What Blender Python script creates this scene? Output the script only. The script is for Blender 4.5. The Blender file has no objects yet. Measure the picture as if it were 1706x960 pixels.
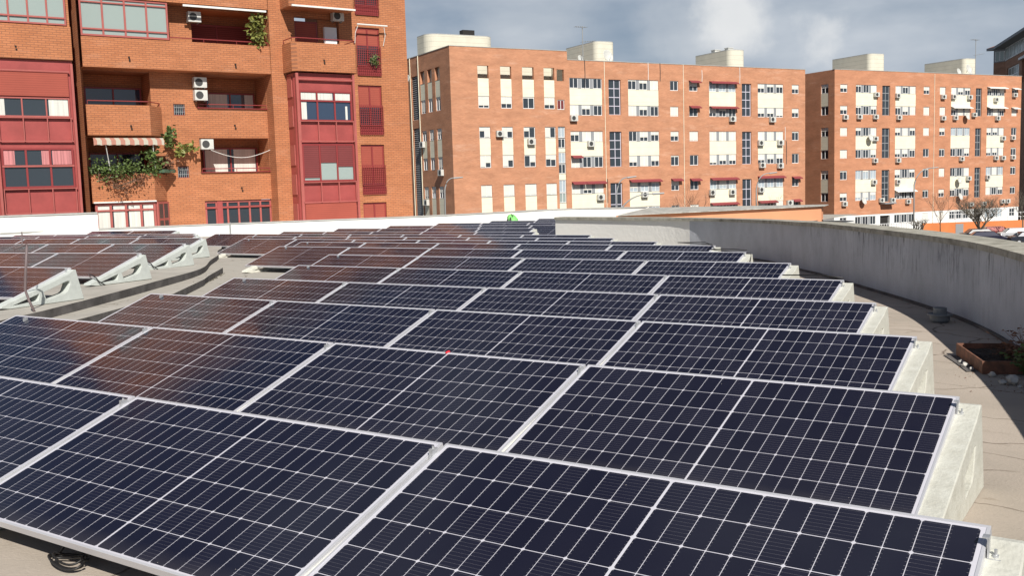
import bpy, bmesh, math, random
from mathutils import Vector, Matrix
random.seed(7)
C = bpy.context.scene.collection
R = math.radians
scn = bpy.context.scene

# ---------------------------------------------------------------- camera
cam = bpy.data.cameras.new('camera')
cam.lens = 34.73; cam.sensor_width = 36; cam.clip_start = 0.05; cam.clip_end = 3000
co = bpy.data.objects.new('camera', cam); C.objects.link(co)
_r = [[0.829675, 0.557452, -0.029771], [0.032414, -0.101345, -0.994323], [-0.557305, 0.824, -0.102153]]
m = Matrix(((_r[0][0], -_r[1][0], -_r[2][0], 0.44175), (_r[0][1], -_r[1][1], -_r[2][1], -3.21802),
            (_r[0][2], -_r[1][2], -_r[2][2], 1.07117), (0, 0, 0, 1)))
co.matrix_world = m
scn.camera = co

# ---------------------------------------------------------------- light
SUN_AZ, SUN_EL = 130.0, 40.0          # azimuth clockwise from +Y
w = bpy.data.worlds.new('World'); scn.world = w; w.use_nodes = True
nt = w.node_tree; N = nt.nodes; Lk = nt.links
for n in list(N): N.remove(n)
out = N.new('ShaderNodeOutputWorld'); bg = N.new('ShaderNodeBackground')
sky = N.new('ShaderNodeTexSky'); sky.sky_type = 'NISHITA'; sky.sun_disc = False
sky.sun_elevation = R(SUN_EL); sky.sun_rotation = R(SUN_AZ); sky.altitude = 600
sky.air_density = 1.0; sky.dust_density = 0.6; sky.ozone_density = 1.0
tc = N.new('ShaderNodeTexCoord')
mp = N.new('ShaderNodeMapping'); mp.inputs['Scale'].default_value = (1.0, 1.0, 2.6)
mp.inputs['Location'].default_value = (3.1, 1.7, 0.4)
n1 = N.new('ShaderNodeTexNoise'); n1.inputs['Scale'].default_value = 2.3; n1.inputs['Detail'].default_value = 6
n1.inputs['Roughness'].default_value = 0.52
n2 = N.new('ShaderNodeTexNoise'); n2.inputs['Scale'].default_value = 4.2; n2.inputs['Detail'].default_value = 5
n2.inputs['Roughness'].default_value = 0.55
r1 = N.new('ShaderNodeValToRGB'); r1.color_ramp.elements[0].position = 0.40; r1.color_ramp.elements[1].position = 0.62
r2 = N.new('ShaderNodeValToRGB'); r2.color_ramp.elements[0].position = 0.42; r2.color_ramp.elements[1].position = 0.68
r2.color_ramp.elements[0].color = (6.0, 7.0, 8.3, 1); r2.color_ramp.elements[1].color = (9.2, 9.9, 10.8, 1)
tint = N.new('ShaderNodeMixRGB'); tint.blend_type = 'MULTIPLY'; tint.inputs['Fac'].default_value = 1
tint.inputs['Color2'].default_value = (0.60, 0.66, 0.74, 1)
mx = N.new('ShaderNodeMixRGB')
Lk.new(tc.outputs['Generated'], mp.inputs['Vector'])
Lk.new(mp.outputs['Vector'], n1.inputs['Vector']); Lk.new(mp.outputs['Vector'], n2.inputs['Vector'])
sz = N.new('ShaderNodeSeparateXYZ'); Lk.new(tc.outputs['Generated'], sz.inputs[0])
zr = N.new('ShaderNodeMapRange'); zr.inputs['From Min'].default_value = .12; zr.inputs['From Max'].default_value = .34   # banks of cloud low down, clearer overhead
zr.inputs['To Min'].default_value = .22; zr.inputs['To Max'].default_value = -.13; Lk.new(sz.outputs[2], zr.inputs['Value'])
za = N.new('ShaderNodeMath'); za.operation = 'ADD'; Lk.new(n1.outputs['Fac'], za.inputs[0]); Lk.new(zr.outputs[0], za.inputs[1])
Lk.new(za.outputs[0], r1.inputs['Fac']); Lk.new(n2.outputs['Fac'], r2.inputs['Fac'])
Lk.new(sky.outputs['Color'], tint.inputs['Color1'])
Lk.new(r1.outputs['Color'], mx.inputs['Fac']); Lk.new(tint.outputs['Color'], mx.inputs['Color1']); Lk.new(r2.outputs['Color'], mx.inputs['Color2'])
prev = mx.outputs['Color']
nw = N.new('ShaderNodeTexNoise'); nw.inputs['Scale'].default_value = 9; nw.inputs['Detail'].default_value = 7; nw.inputs['Roughness'].default_value = .6
Lk.new(tc.outputs['Generated'], nw.inputs['Vector'])
for (cx, cy, cz, rad, amt) in ((-.360, .917, .165, .050, .8), (-.395, .905, .150, .06, .25), (-.290, .950, .128, .028, .5), (-.53, .83, .19, .10, .2)):   # single brighter clouds
    dn = N.new('ShaderNodeVectorMath'); dn.operation = 'DISTANCE'; dn.inputs[1].default_value = (cx, cy, cz)
    wv = N.new('ShaderNodeVectorMath'); wv.operation = 'MULTIPLY_ADD'; wv.inputs[1].default_value = (.11, .11, .11); Lk.new(nw.outputs['Color'], wv.inputs[0])
    sb_ = N.new('ShaderNodeVectorMath'); sb_.operation = 'SUBTRACT'; sb_.inputs[1].default_value = (.055, .055, .055); Lk.new(tc.outputs['Generated'], sb_.inputs[0]); Lk.new(sb_.outputs[0], wv.inputs[2])
    Lk.new(wv.outputs[0], dn.inputs[0])
    mq = N.new('ShaderNodeMapRange'); mq.interpolation_type = 'SMOOTHSTEP'; mq.inputs['From Min'].default_value = rad; mq.inputs['From Max'].default_value = rad * .25; mq.inputs['To Max'].default_value = amt
    Lk.new(dn.outputs['Value'], mq.inputs['Value'])
    mc = N.new('ShaderNodeMixRGB'); mc.inputs['Color2'].default_value = (13.2, 13.3, 13.3, 1); Lk.new(mq.outputs[0], mc.inputs['Fac']); Lk.new(prev, mc.inputs['Color1']); prev = mc.outputs['Color']
Lk.new(prev, bg.inputs['Color']); bg.inputs['Strength'].default_value = 0.056
Lk.new(bg.outputs['Background'], out.inputs['Surface'])
sl = bpy.data.lights.new('sun', 'SUN'); sl.energy = 5.0; sl.angle = R(0.5); sl.color = (1.0, 0.955, 0.88)
so = bpy.data.objects.new('sun', sl); C.objects.link(so)
sd = Vector((math.sin(R(SUN_AZ)) * math.cos(R(SUN_EL)), math.cos(R(SUN_AZ)) * math.cos(R(SUN_EL)), math.sin(R(SUN_EL))))
so.rotation_euler = sd.to_track_quat('Z', 'Y').to_euler()
scn.view_settings.view_transform = 'Standard'; scn.view_settings.look = 'None'
scn.view_settings.exposure = 0.2; scn.view_settings.gamma = 1.0
scn.view_settings.use_curve_mapping = False

# ---------------------------------------------------------------- helpers
def tag(o, label=None, cat=None, group=None, kind=None):
    if label: o['label'] = label
    if cat: o['category'] = cat
    if group: o['group'] = group
    if kind: o['kind'] = kind
    return o
def thing(name, label, cat, mat=None, group=None):
    o = bpy.data.objects.new(name, None); C.objects.link(o); o.empty_display_size = 0.2
    if mat is not None: o.matrix_world = mat
    return tag(o, label, cat, group)
def T(x, y, z, rz=0, rx=0):
    return Matrix.Translation((x, y, z)) @ Matrix.Rotation(rz, 4, 'Z') @ Matrix.Rotation(rx, 4, 'X')
class MB:
    def __init__(s): s.v = []; s.f = []
    def poly(s, pts):
        b = len(s.v); s.v += [tuple(p) for p in pts]; s.f.append(tuple(range(b, b + len(pts)))); return s
    def box(s, x0, x1, y0, y1, z0, z1):
        b = len(s.v)
        s.v += [(x0, y0, z0), (x1, y0, z0), (x1, y1, z0), (x0, y1, z0), (x0, y0, z1), (x1, y0, z1), (x1, y1, z1), (x0, y1, z1)]
        for q in ((0, 3, 2, 1), (4, 5, 6, 7), (0, 1, 5, 4), (1, 2, 6, 5), (2, 3, 7, 6), (3, 0, 4, 7)): s.f.append(tuple(b + i for i in q))
        return s
    def prism(s, pts, z0, z1):                 # footprint (ccw) extruded in z; z may be callables
        n = len(pts); b = len(s.v)
        za = z0 if callable(z0) else (lambda x, y: z0); zb = z1 if callable(z1) else (lambda x, y: z1)
        s.v += [(x, y, za(x, y)) for x, y in pts] + [(x, y, zb(x, y)) for x, y in pts]
        s.f.append(tuple(b + i for i in reversed(range(n)))); s.f.append(tuple(b + n + i for i in range(n)))
        for i in range(n): j = (i + 1) % n; s.f.append((b + i, b + j, b + n + j, b + n + i))
        return s
    def tube(s, pts, r, k=6, r1=None):
        pts = [Vector(p) for p in pts]; n = len(pts); b0 = len(s.v)
        for i, p in enumerate(pts):
            d = (pts[min(i + 1, n - 1)] - pts[max(i - 1, 0)])
            d = d.normalized() if d.length > 1e-9 else Vector((0, 0, 1))
            a = d.cross(Vector((0, 0, 1)) if abs(d.z) < .9 else Vector((1, 0, 0))).normalized(); c = d.cross(a)
            rr = r if r1 is None else r + (r1 - r) * i / max(n - 1, 1)
            for j in range(k):
                t = 2 * math.pi * j / k; s.v.append(tuple(p + a * math.cos(t) * rr + c * math.sin(t) * rr))
        for i in range(n - 1):
            for j in range(k):
                s.f.append((b0 + i * k + j, b0 + i * k + (j + 1) % k, b0 + (i + 1) * k + (j + 1) % k, b0 + (i + 1) * k + j))
        s.f.append(tuple(b0 + j for j in reversed(range(k)))); s.f.append(tuple(b0 + (n - 1) * k + j for j in range(k)))
        return s
    def lathe(s, prof, k=24, cx=0, cy=0, cz=0):
        b = len(s.v)
        for (r, z) in prof:
            for j in range(k):
                t = 2 * math.pi * j / k; s.v.append((cx + r * math.cos(t), cy + r * math.sin(t), cz + z))
        for i in range(len(prof) - 1):
            for j in range(k): s.f.append((b + i * k + j, b + i * k + (j + 1) % k, b + (i + 1) * k + (j + 1) % k, b + (i + 1) * k + j))
        return s
    def build(s, name, mat, parent=None, smooth=False, bevel=0.0, fix=True):
        me = bpy.data.meshes.new(name); me.from_pydata(s.v, [], s.f)
        if fix:
            bm = bmesh.new(); bm.from_mesh(me); bmesh.ops.recalc_face_normals(bm, faces=bm.faces); bm.to_mesh(me); bm.free()
        if smooth:
            for p in me.polygons: p.use_smooth = True
        me.materials.append(mat)
        o = bpy.data.objects.new(name, me); C.objects.link(o)
        if parent is not None: o.parent = parent
        if bevel:
            b = o.modifiers.new('bevel', 'BEVEL'); b.width = bevel; b.segments = 2; b.limit_method = 'ANGLE'
        return o
kids = {}
def copy_tree(o, mat, label=None, group=None):
    c = o.copy(); C.objects.link(c); c.matrix_world = mat
    if label: c['label'] = label
    if group: c['group'] = group
    for ch in o.children:
        d = ch.copy(); C.objects.link(d); d.parent = c
        for g in ch.children:
            e = g.copy(); C.objects.link(e); e.parent = d
    return c
ORD = ['', 'first', 'second', 'third', 'fourth', 'fifth', 'sixth', 'seventh', 'eighth', 'ninth', 'tenth', 'eleventh', 'twelfth',
       'thirteenth', 'fourteenth', 'fifteenth', 'sixteenth', 'seventeenth']

# ---------------------------------------------------------------- materials
def new_mat(name):
    mt = bpy.data.materials.new(name); mt.use_nodes = True
    return mt, mt.node_tree.nodes, mt.node_tree.links, mt.node_tree.nodes['Principled BSDF']
def mat(name, col, rough=0.7, metal=0.0, var=0.0, scale=3.0, col2=None, bump=0.0, bscale=40.0, stretch=None, spec=0.5, lo=.35, hi=.65):
    mt, n, l, b = new_mat(name)
    b.inputs['Base Color'].default_value = (*col, 1); b.inputs['Roughness'].default_value = rough
    b.inputs['Metallic'].default_value = metal; b.inputs['Specular IOR Level'].default_value = spec
    tc = n.new('ShaderNodeTexCoord'); src = tc.outputs['Object']
    if stretch:
        q = n.new('ShaderNodeMapping'); q.inputs['Scale'].default_value = stretch; l.new(src, q.inputs['Vector']); src = q.outputs['Vector']
    if var > 0 or col2:
        ns = n.new('ShaderNodeTexNoise'); ns.inputs['Scale'].default_value = scale; ns.inputs['Detail'].default_value = 6; ns.inputs['Roughness'].default_value = .6
        l.new(src, ns.inputs['Vector'])
        cr = n.new('ShaderNodeValToRGB'); cr.color_ramp.elements[0].position = lo; cr.color_ramp.elements[1].position = hi
        c2 = col2 if col2 else tuple(max(0, c * (1 - var)) for c in col)
        c1 = col if col2 else tuple(min(1, c * (1 + var)) for c in col)
        cr.color_ramp.elements[0].color = (*c2, 1); cr.color_ramp.elements[1].color = (*c1, 1)
        l.new(ns.outputs['Fac'], cr.inputs['Fac']); l.new(cr.outputs['Color'], b.inputs['Base Color'])
    if bump > 0:
        nb = n.new('ShaderNodeTexNoise'); nb.inputs['Scale'].default_value = bscale; nb.inputs['Detail'].default_value = 4
        l.new(tc.outputs['Object'], nb.inputs['Vector'])
        bu = n.new('ShaderNodeBump'); bu.inputs['Strength'].default_value = bump; bu.inputs['Distance'].default_value = .02
        l.new(nb.outputs['Fac'], bu.inputs['Height']); l.new(bu.outputs['Normal'], b.inputs['Normal'])
    return mt
def brick_mat(name, c1, c2, mortar, bw=.24, rh=.075, ms=.012, stain=(.75, 1.15), stain_scale=.5, pale=0.0, bump=.3):
    mt, n, l, b = new_mat(name); b.inputs['Roughness'].default_value = .85; b.inputs['Specular IOR Level'].default_value = .25
    tc = n.new('ShaderNodeTexCoord'); sp = n.new('ShaderNodeSeparateXYZ'); l.new(tc.outputs['Object'], sp.inputs[0])
    ad = n.new('ShaderNodeMath'); ad.operation = 'ADD'; l.new(sp.outputs[0], ad.inputs[0]); l.new(sp.outputs[1], ad.inputs[1])
    cb = n.new('ShaderNodeCombineXYZ'); l.new(ad.outputs[0], cb.inputs[0]); l.new(sp.outputs[2], cb.inputs[1])
    br = n.new('ShaderNodeTexBrick'); br.inputs['Scale'].default_value = 1; br.inputs['Brick Width'].default_value = bw
    br.inputs['Row Height'].default_value = rh; br.inputs['Mortar Size'].default_value = ms; br.inputs['Mortar Smooth'].default_value = .3
    br.inputs['Color1'].default_value = (*c1, 1); br.inputs['Color2'].default_value = (*c2, 1); br.inputs['Mortar'].default_value = (*mortar, 1)
    l.new(cb.outputs[0], br.inputs['Vector'])
    ns = n.new('ShaderNodeTexNoise'); ns.inputs['Scale'].default_value = stain_scale; ns.inputs['Detail'].default_value = 8; ns.inputs['Roughness'].default_value = .65
    q = n.new('ShaderNodeMapping'); q.inputs['Scale'].default_value = (1, 1, 3.0); l.new(tc.outputs['Object'], q.inputs['Vector']); l.new(q.outputs['Vector'], ns.inputs['Vector'])
    mr = n.new('ShaderNodeMapRange'); mr.inputs['From Min'].default_value = .3; mr.inputs['From Max'].default_value = .7
    mr.inputs['To Min'].default_value = stain[0]; mr.inputs['To Max'].default_value = stain[1]; l.new(ns.outputs['Fac'], mr.inputs['Value'])
    mu = n.new('ShaderNodeVectorMath'); mu.operation = 'SCALE'; l.new(br.outputs['Color'], mu.inputs[0]); l.new(mr.outputs[0], mu.inputs['Scale'])
    res = mu.outputs[0]
    if pale > 0:                                      # efflorescence patches and streaks
        n3 = n.new('ShaderNodeTexNoise'); n3.inputs['Scale'].default_value = .33; n3.inputs['Detail'].default_value = 9; n3.inputs['Roughness'].default_value = .72
        q3 = n.new('ShaderNodeMapping'); q3.inputs['Scale'].default_value = (1, 1, 5.0); q3.inputs['Location'].default_value = (5, 2, 1); l.new(tc.outputs['Object'], q3.inputs['Vector']); l.new(q3.outputs['Vector'], n3.inputs['Vector'])
        m3 = n.new('ShaderNodeMapRange'); m3.inputs['From Min'].default_value = .56; m3.inputs['From Max'].default_value = .72; m3.inputs['To Max'].default_value = pale; l.new(n3.outputs['Fac'], m3.inputs['Value'])
        mi = n.new('ShaderNodeMixRGB'); mi.inputs['Color2'].default_value = (.68, .42, .30, 1); l.new(m3.outputs[0], mi.inputs['Fac']); l.new(res, mi.inputs['Color1']); res = mi.outputs['Color']
    l.new(res, b.inputs['Base Color'])
    bu = n.new('ShaderNodeBump'); bu.inputs['Strength'].default_value = bump; bu.inputs['Distance'].default_value = .01; bu.invert = True
    l.new(br.outputs['Fac'], bu.inputs['Height']); l.new(bu.outputs['Normal'], b.inputs['Normal'])
    return mt
def plank_mat(name, col, pitch=.3, dark=.78, axis=2, rough=.7, width=.05):
    mt, n, l, b = new_mat(name); b.inputs['Roughness'].default_value = rough; b.inputs['Specular IOR Level'].default_value = .3
    tc = n.new('ShaderNodeTexCoord'); sp = n.new('ShaderNodeSeparateXYZ'); l.new(tc.outputs['Object'], sp.inputs[0])
    a = n.new('ShaderNodeMath'); a.operation = 'DIVIDE'; a.inputs[1].default_value = pitch; l.new(sp.outputs[axis], a.inputs[0])
    fr = n.new('ShaderNodeMath'); fr.operation = 'FRACT'; l.new(a.outputs[0], fr.inputs[0])
    lt = n.new('ShaderNodeMath'); lt.operation = 'LESS_THAN'; lt.inputs[1].default_value = width / pitch; l.new(fr.outputs[0], lt.inputs[0])
    mi = n.new('ShaderNodeMixRGB'); mi.inputs['Color1'].default_value = (*col, 1); mi.inputs['Color2'].default_value = (*[c * dark for c in col], 1)
    l.new(lt.outputs[0], mi.inputs['Fac'])
    ns = n.new('ShaderNodeTexNoise'); ns.inputs['Scale'].default_value = 1.2; ns.inputs['Detail'].default_value = 6; l.new(tc.outputs['Object'], ns.inputs['Vector'])
    mr = n.new('ShaderNodeMapRange'); mr.inputs['To Min'].default_value = .85; mr.inputs['To Max'].default_value = 1.12; l.new(ns.outputs['Fac'], mr.inputs['Value'])
    mu = n.new('ShaderNodeVectorMath'); mu.operation = 'SCALE'; l.new(mi.outputs['Color'], mu.inputs[0]); l.new(mr.outputs[0], mu.inputs['Scale'])
    l.new(mu.outputs[0], b.inputs['Base Color']); return mt

def cell_mat():
    mt, n, l, b = new_mat('solar_cells')
    def math_(op, a, bb=None, c=None):
        x = n.new('ShaderNodeMath'); x.operation = op
        for i, v in enumerate((a, bb, c)):
            if v is None: continue
            if isinstance(v, (int, float)): x.inputs[i].default_value = v
            else: l.new(v, x.inputs[i])
        return x.outputs[0]
    tc = n.new('ShaderNodeTexCoord'); sp = n.new('ShaderNodeSeparateXYZ'); l.new(tc.outputs['Object'], sp.inputs[0])
    X, Y = sp.outputs[0], sp.outputs[1]
    PX, PY = .0849, .1665
    ax = math_('SUBTRACT', math_('ABSOLUTE', math_('ADD', X, 1.047)), .0042)      # distance from the middle seam
    fx = math_('DIVIDE', ax, PX)
    dx = math_('MULTIPLY', math_('ABSOLUTE', math_('SUBTRACT', math_('FRACT', math_('ADD', fx, .5)), .5)), PX)
    ay = math_('SUBTRACT', math_('MULTIPLY', Y, -1), .0195)
    fy = math_('DIVIDE', ay, PY)
    dy = math_('MULTIPLY', math_('ABSOLUTE', math_('SUBTRACT', math_('FRACT', math_('ADD', fy, .5)), .5)), PY)
    lx = math_('LESS_THAN', dx, .0012); ly = math_('LESS_THAN', dy, .0016)
    # chamfered corners on every second line
    f2 = math_('DIVIDE', ax, PX * 2); dx2 = math_('MULTIPLY', math_('ABSOLUTE', math_('SUBTRACT', math_('FRACT', math_('ADD', f2, .5)), .5)), PX * 2)
    ch = math_('LESS_THAN', math_('ADD', dx2, dy), .0095)
    ch2 = math_('LESS_THAN', math_('ADD', dx, dy), .0055)
    inx = math_('MULTIPLY', math_('GREATER_THAN', ax, 0), math_('LESS_THAN', ax, PX * 12))
    iny = math_('MULTIPLY', math_('GREATER_THAN', ay, 0), math_('LESS_THAN', ay, PY * 6))
    outside = math_('SUBTRACT', 1, math_('MULTIPLY', inx, iny))
    line = math_('MINIMUM', 1, math_('ADD', math_('ADD', lx, ly), math_('ADD', math_('ADD', ch, ch2), outside)))
    # busbars : nine thin wires across each cell along x, varying from cell to cell
    bb = math_('FRACT', math_('MULTIPLY', fy, 9)); bl = math_('LESS_THAN', math_('ABSOLUTE', math_('SUBTRACT', bb, .5)), .022)
    ci = math_('FLOOR', fx); cj = math_('FLOOR', fy); cmb = n.new('ShaderNodeCombineXYZ'); l.new(ci, cmb.inputs[0]); l.new(cj, cmb.inputs[1])
    oi = n.new('ShaderNodeObjectInfo'); l.new(oi.outputs['Random'], cmb.inputs[2])
    wn = n.new('ShaderNodeTexWhiteNoise'); wn.noise_dimensions = '3D'; l.new(cmb.outputs[0], wn.inputs['Vector'])
    edge = math_('LESS_THAN', dx, .008)
    bar = math_('MULTIPLY', bl, math_('MAXIMUM', math_('MULTIPLY', math_('GREATER_THAN', wn.outputs['Value'], .45), .28), math_('MULTIPLY', edge, .7)))
    cellc = n.new('ShaderNodeMixRGB'); cellc.inputs['Color1'].default_value = (.0060, .0062, .0165, 1); cellc.inputs['Color2'].default_value = (.009, .009, .022, 1)
    l.new(wn.outputs['Value'], cellc.inputs['Fac'])
    m1 = n.new('ShaderNodeMixRGB'); m1.inputs['Color2'].default_value = (.35, .34, .36, 1); l.new(bar, m1.inputs['Fac']); l.new(cellc.outputs['Color'], m1.inputs['Color1'])
    m2 = n.new('ShaderNodeMixRGB'); m2.inputs['Color2'].default_value = (.56, .55, .60, 1); l.new(line, m2.inputs['Fac']); l.new(m1.outputs['Color'], m2.inputs['Color1'])
    # thin dust on the glass
    ns = n.new('ShaderNodeTexNoise'); ns.inputs['Scale'].default_value = 2.5; ns.inputs['Detail'].default_value = 7; ns.inputs['Roughness'].default_value = .7; l.new(tc.outputs['Object'], ns.inputs['Vector'])
    dm = math_('MULTIPLY', math_('MULTIPLY', ns.outputs['Fac'], .018), math_('ADD', .35, oi.outputs['Random']))
    low = n.new('ShaderNodeMapRange'); low.inputs['From Min'].default_value = -.93; low.inputs['From Max'].default_value = -1.03; low.inputs['To Max'].default_value = .10; l.new(Y, low.inputs['Value']); dm = math_('ADD', dm, math_('MULTIPLY', low.outputs[0], ns.outputs['Fac']))
    m3 = n.new('ShaderNodeMixRGB'); m3.inputs['Color2'].default_value = (.45, .40, .36, 1); l.new(dm, m3.inputs['Fac']); l.new(m2.outputs['Color'], m3.inputs['Color1'])
    vo = n.new('ShaderNodeTexVoronoi'); vo.inputs['Scale'].default_value = 7; l.new(tc.outputs['Object'], vo.inputs['Vector'])
    sp_ = math_('LESS_THAN', vo.outputs['Distance'], .016)
    m4 = n.new('ShaderNodeMixRGB'); m4.inputs['Color2'].default_value = (.5, .47, .42, 1); l.new(math_('MULTIPLY', sp_, .6), m4.inputs['Fac']); l.new(m3.outputs['Color'], m4.inputs['Color1'])
    v2 = n.new('ShaderNodeTexVoronoi'); v2.inputs['Scale'].default_value = 1.15; l.new(tc.outputs['Object'], v2.inputs['Vector'])
    wv = n.new('ShaderNodeTexNoise'); wv.inputs['Scale'].default_value = 30; l.new(tc.outputs['Object'], wv.inputs['Vector'])
    v3 = n.new('ShaderNodeVectorMath'); v3.operation = 'ADD'; l.new(tc.outputs['Object'], v3.inputs[0]); c3 = n.new('ShaderNodeCombineXYZ'); l.new(math_('MULTIPLY', oi.outputs['Random'], 23), c3.inputs[1]); l.new(c3.outputs[0], v3.inputs[1]); l.new(v3.outputs[0], v2.inputs['Vector'])
    dd_ = math_('LESS_THAN', math_('ADD', v2.outputs['Distance'], math_('MULTIPLY', wv.outputs['Fac'], .03)), .026)
    m9 = n.new('ShaderNodeMixRGB'); m9.inputs['Color2'].default_value = (.6, .58, .52, 1); l.new(math_('MULTIPLY', dd_, .75), m9.inputs['Fac']); l.new(m4.outputs['Color'], m9.inputs['Color1'])
    l.new(m9.outputs['Color'], b.inputs['Base Color'])
    b.inputs['IOR'].default_value = 1.5; b.inputs['Specular IOR Level'].default_value = .5
    n7 = n.new('ShaderNodeTexNoise'); n7.inputs['Scale'].default_value = 1.6; n7.inputs['Detail'].default_value = 5; n7.inputs['Roughness'].default_value = .65
    q7 = n.new('ShaderNodeVectorMath'); q7.operation = 'ADD'; l.new(tc.outputs['Object'], q7.inputs[0]); cr7 = n.new('ShaderNodeCombineXYZ'); l.new(math_('MULTIPLY', oi.outputs['Random'], 37), cr7.inputs[0]); l.new(cr7.outputs[0], q7.inputs[1]); l.new(q7.outputs[0], n7.inputs['Vector'])
    rr7 = n.new('ShaderNodeMapRange'); rr7.inputs['From Min'].default_value = .35; rr7.inputs['From Max'].default_value = .65; rr7.inputs['To Min'].default_value = .06; rr7.inputs['To Max'].default_value = .17; l.new(n7.outputs['Fac'], rr7.inputs['Value']); l.new(rr7.outputs[0], b.inputs['Roughness'])
    return mt

M = {}
M['cells'] = cell_mat()
M['alu'] = mat('anodised_aluminium', (.62, .62, .65), .38, .35, var=.05)
M['galv'] = mat('galvanised_steel', (.55, .56, .57), .45, .6, var=.2, scale=30)
M['backsheet'] = mat('backsheet', (.6, .6, .6), .6)
M['support'] = mat('cast_concrete', (.66, .65, .57), .9, var=.10, scale=9, bump=.35, bscale=45, spec=.2)
M['support3'] = mat('grey_cast_concrete', (.50, .53, .50), .9, var=.07, scale=7, bump=.25, bscale=40, spec=.2)
M['support2'] = mat('speckled_concrete', (.53, .53, .475), .9, col2=(.46, .455, .40), scale=14, lo=.35, hi=.6, bump=.25, bscale=60, spec=.2)
M['rubber'] = mat('black_rubber', (.015, .014, .014), .5)
M['steelrod'] = mat('weathered_rod', (.16, .12, .12), .6)
def deck_material():
    mt, n, l, b = new_mat('bitumen_felt'); b.inputs['Roughness'].default_value = .95; b.inputs['Specular IOR Level'].default_value = .15
    tc = n.new('ShaderNodeTexCoord')
    ns = n.new('ShaderNodeTexNoise'); ns.inputs['Scale'].default_value = .55; ns.inputs['Detail'].default_value = 8; ns.inputs['Roughness'].default_value = .62
    l.new(tc.outputs['Object'], ns.inputs['Vector'])
    cr = n.new('ShaderNodeValToRGB'); e = cr.color_ramp.elements; e[0].position = .3; e[1].position = .7
    e[0].color = (.34, .30, .25, 1); e[1].color = (.49, .42, .355, 1); k = e.new(.5); k.color = (.43, .37, .31, 1)
    l.new(ns.outputs['Fac'], cr.inputs['Fac'])
    n2 = n.new('ShaderNodeTexNoise'); n2.inputs['Scale'].default_value = 2.6; n2.inputs['Detail'].default_value = 9; n2.inputs['Roughness'].default_value = .75
    q = n.new('ShaderNodeMapping'); q.inputs['Scale'].default_value = (1.0, 2.2, 1); q.inputs['Rotation'].default_value = (0, 0, R(12)); l.new(tc.outputs['Object'], q.inputs['Vector']); l.new(q.outputs['Vector'], n2.inputs['Vector'])
    mr = n.new('ShaderNodeMapRange'); mr.inputs['From Min'].default_value = .60; mr.inputs['From Max'].default_value = .70; mr.inputs['To Max'].default_value = .55; l.new(n2.outputs['Fac'], mr.inputs['Value'])
    mi = n.new('ShaderNodeMixRGB'); mi.inputs['Color2'].default_value = (.20, .155, .11, 1); sx = n.new('ShaderNodeSeparateXYZ'); l.new(tc.outputs['Object'], sx.inputs[0])
    gx = n.new('ShaderNodeMapRange'); gx.inputs['From Min'].default_value = -6; gx.inputs['From Max'].default_value = -10; gx.inputs['To Max'].default_value = .85; l.new(sx.outputs[0], gx.inputs['Value'])
    mg = n.new('ShaderNodeMixRGB'); mg.inputs['Color2'].default_value = (.41, .39, .345, 1); l.new(gx.outputs[0], mg.inputs['Fac']); l.new(cr.outputs['Color'], mg.inputs['Color1'])
    l.new(mr.outputs[0], mi.inputs['Fac']); l.new(mg.outputs['Color'], mi.inputs['Color1'])
    # cracks: distorted cell borders, only here and there
    vo = n.new('ShaderNodeTexVoronoi'); vo.feature = 'DISTANCE_TO_EDGE'; vo.inputs['Scale'].default_value = .95
    n4 = n.new('ShaderNodeTexNoise'); n4.inputs['Scale'].default_value = 3; n4.inputs['Detail'].default_value = 5; l.new(tc.outputs['Object'], n4.inputs['Vector'])
    va = n.new('ShaderNodeVectorMath'); va.operation = 'MULTIPLY_ADD'; va.inputs[1].default_value = (.22, .22, .22)
    l.new(n4.outputs['Color'], va.inputs[0]); l.new(tc.outputs['Object'], va.inputs[2]); l.new(va.outputs[0], vo.inputs['Vector'])
    lt = n.new('ShaderNodeMapRange'); lt.inputs['From Min'].default_value = .0; lt.inputs['From Max'].default_value = .014; lt.inputs['To Min'].default_value = .8; lt.inputs['To Max'].default_value = 0; l.new(vo.outputs['Distance'], lt.inputs['Value'])
    n5 = n.new('ShaderNodeTexNoise'); n5.inputs['Scale'].default_value = 1.1; l.new(tc.outputs['Object'], n5.inputs['Vector'])
    m5 = n.new('ShaderNodeMapRange'); m5.inputs['From Min'].default_value = .47; m5.inputs['From Max'].default_value = .53; l.new(n5.outputs['Fac'], m5.inputs['Value'])
    mm = n.new('ShaderNodeMath'); mm.operation = 'MULTIPLY'; l.new(lt.outputs[0], mm.inputs[0]); l.new(m5.outputs[0], mm.inputs[1])
    mj = n.new('ShaderNodeMixRGB'); mj.inputs['Color2'].default_value = (.09, .065, .045, 1); l.new(mm.outputs[0], mj.inputs['Fac']); l.new(mi.outputs['Color'], mj.inputs['Color1'])
    qs = n.new('ShaderNodeMapping'); qs.inputs['Rotation'].default_value = (0, 0, R(9)); l.new(va.outputs[0], qs.inputs['Vector'])
    ss = n.new('ShaderNodeSeparateXYZ'); l.new(qs.outputs['Vector'], ss.inputs[0])
    fr = n.new('ShaderNodeMath'); fr.operation = 'FRACT'; dv = n.new('ShaderNodeMath'); dv.operation = 'DIVIDE'; dv.inputs[1].default_value = .93; l.new(ss.outputs[1], dv.inputs[0]); l.new(dv.outputs[0], fr.inputs[0])
    ls = n.new('ShaderNodeMath'); ls.operation = 'LESS_THAN'; ls.inputs[1].default_value = .016; l.new(fr.outputs[0], ls.inputs[0])
    l6 = n.new('ShaderNodeMath'); l6.operation = 'MULTIPLY'; l.new(ls.outputs[0], l6.inputs[0]); l.new(n2.outputs['Fac'], l6.inputs[1])
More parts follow.
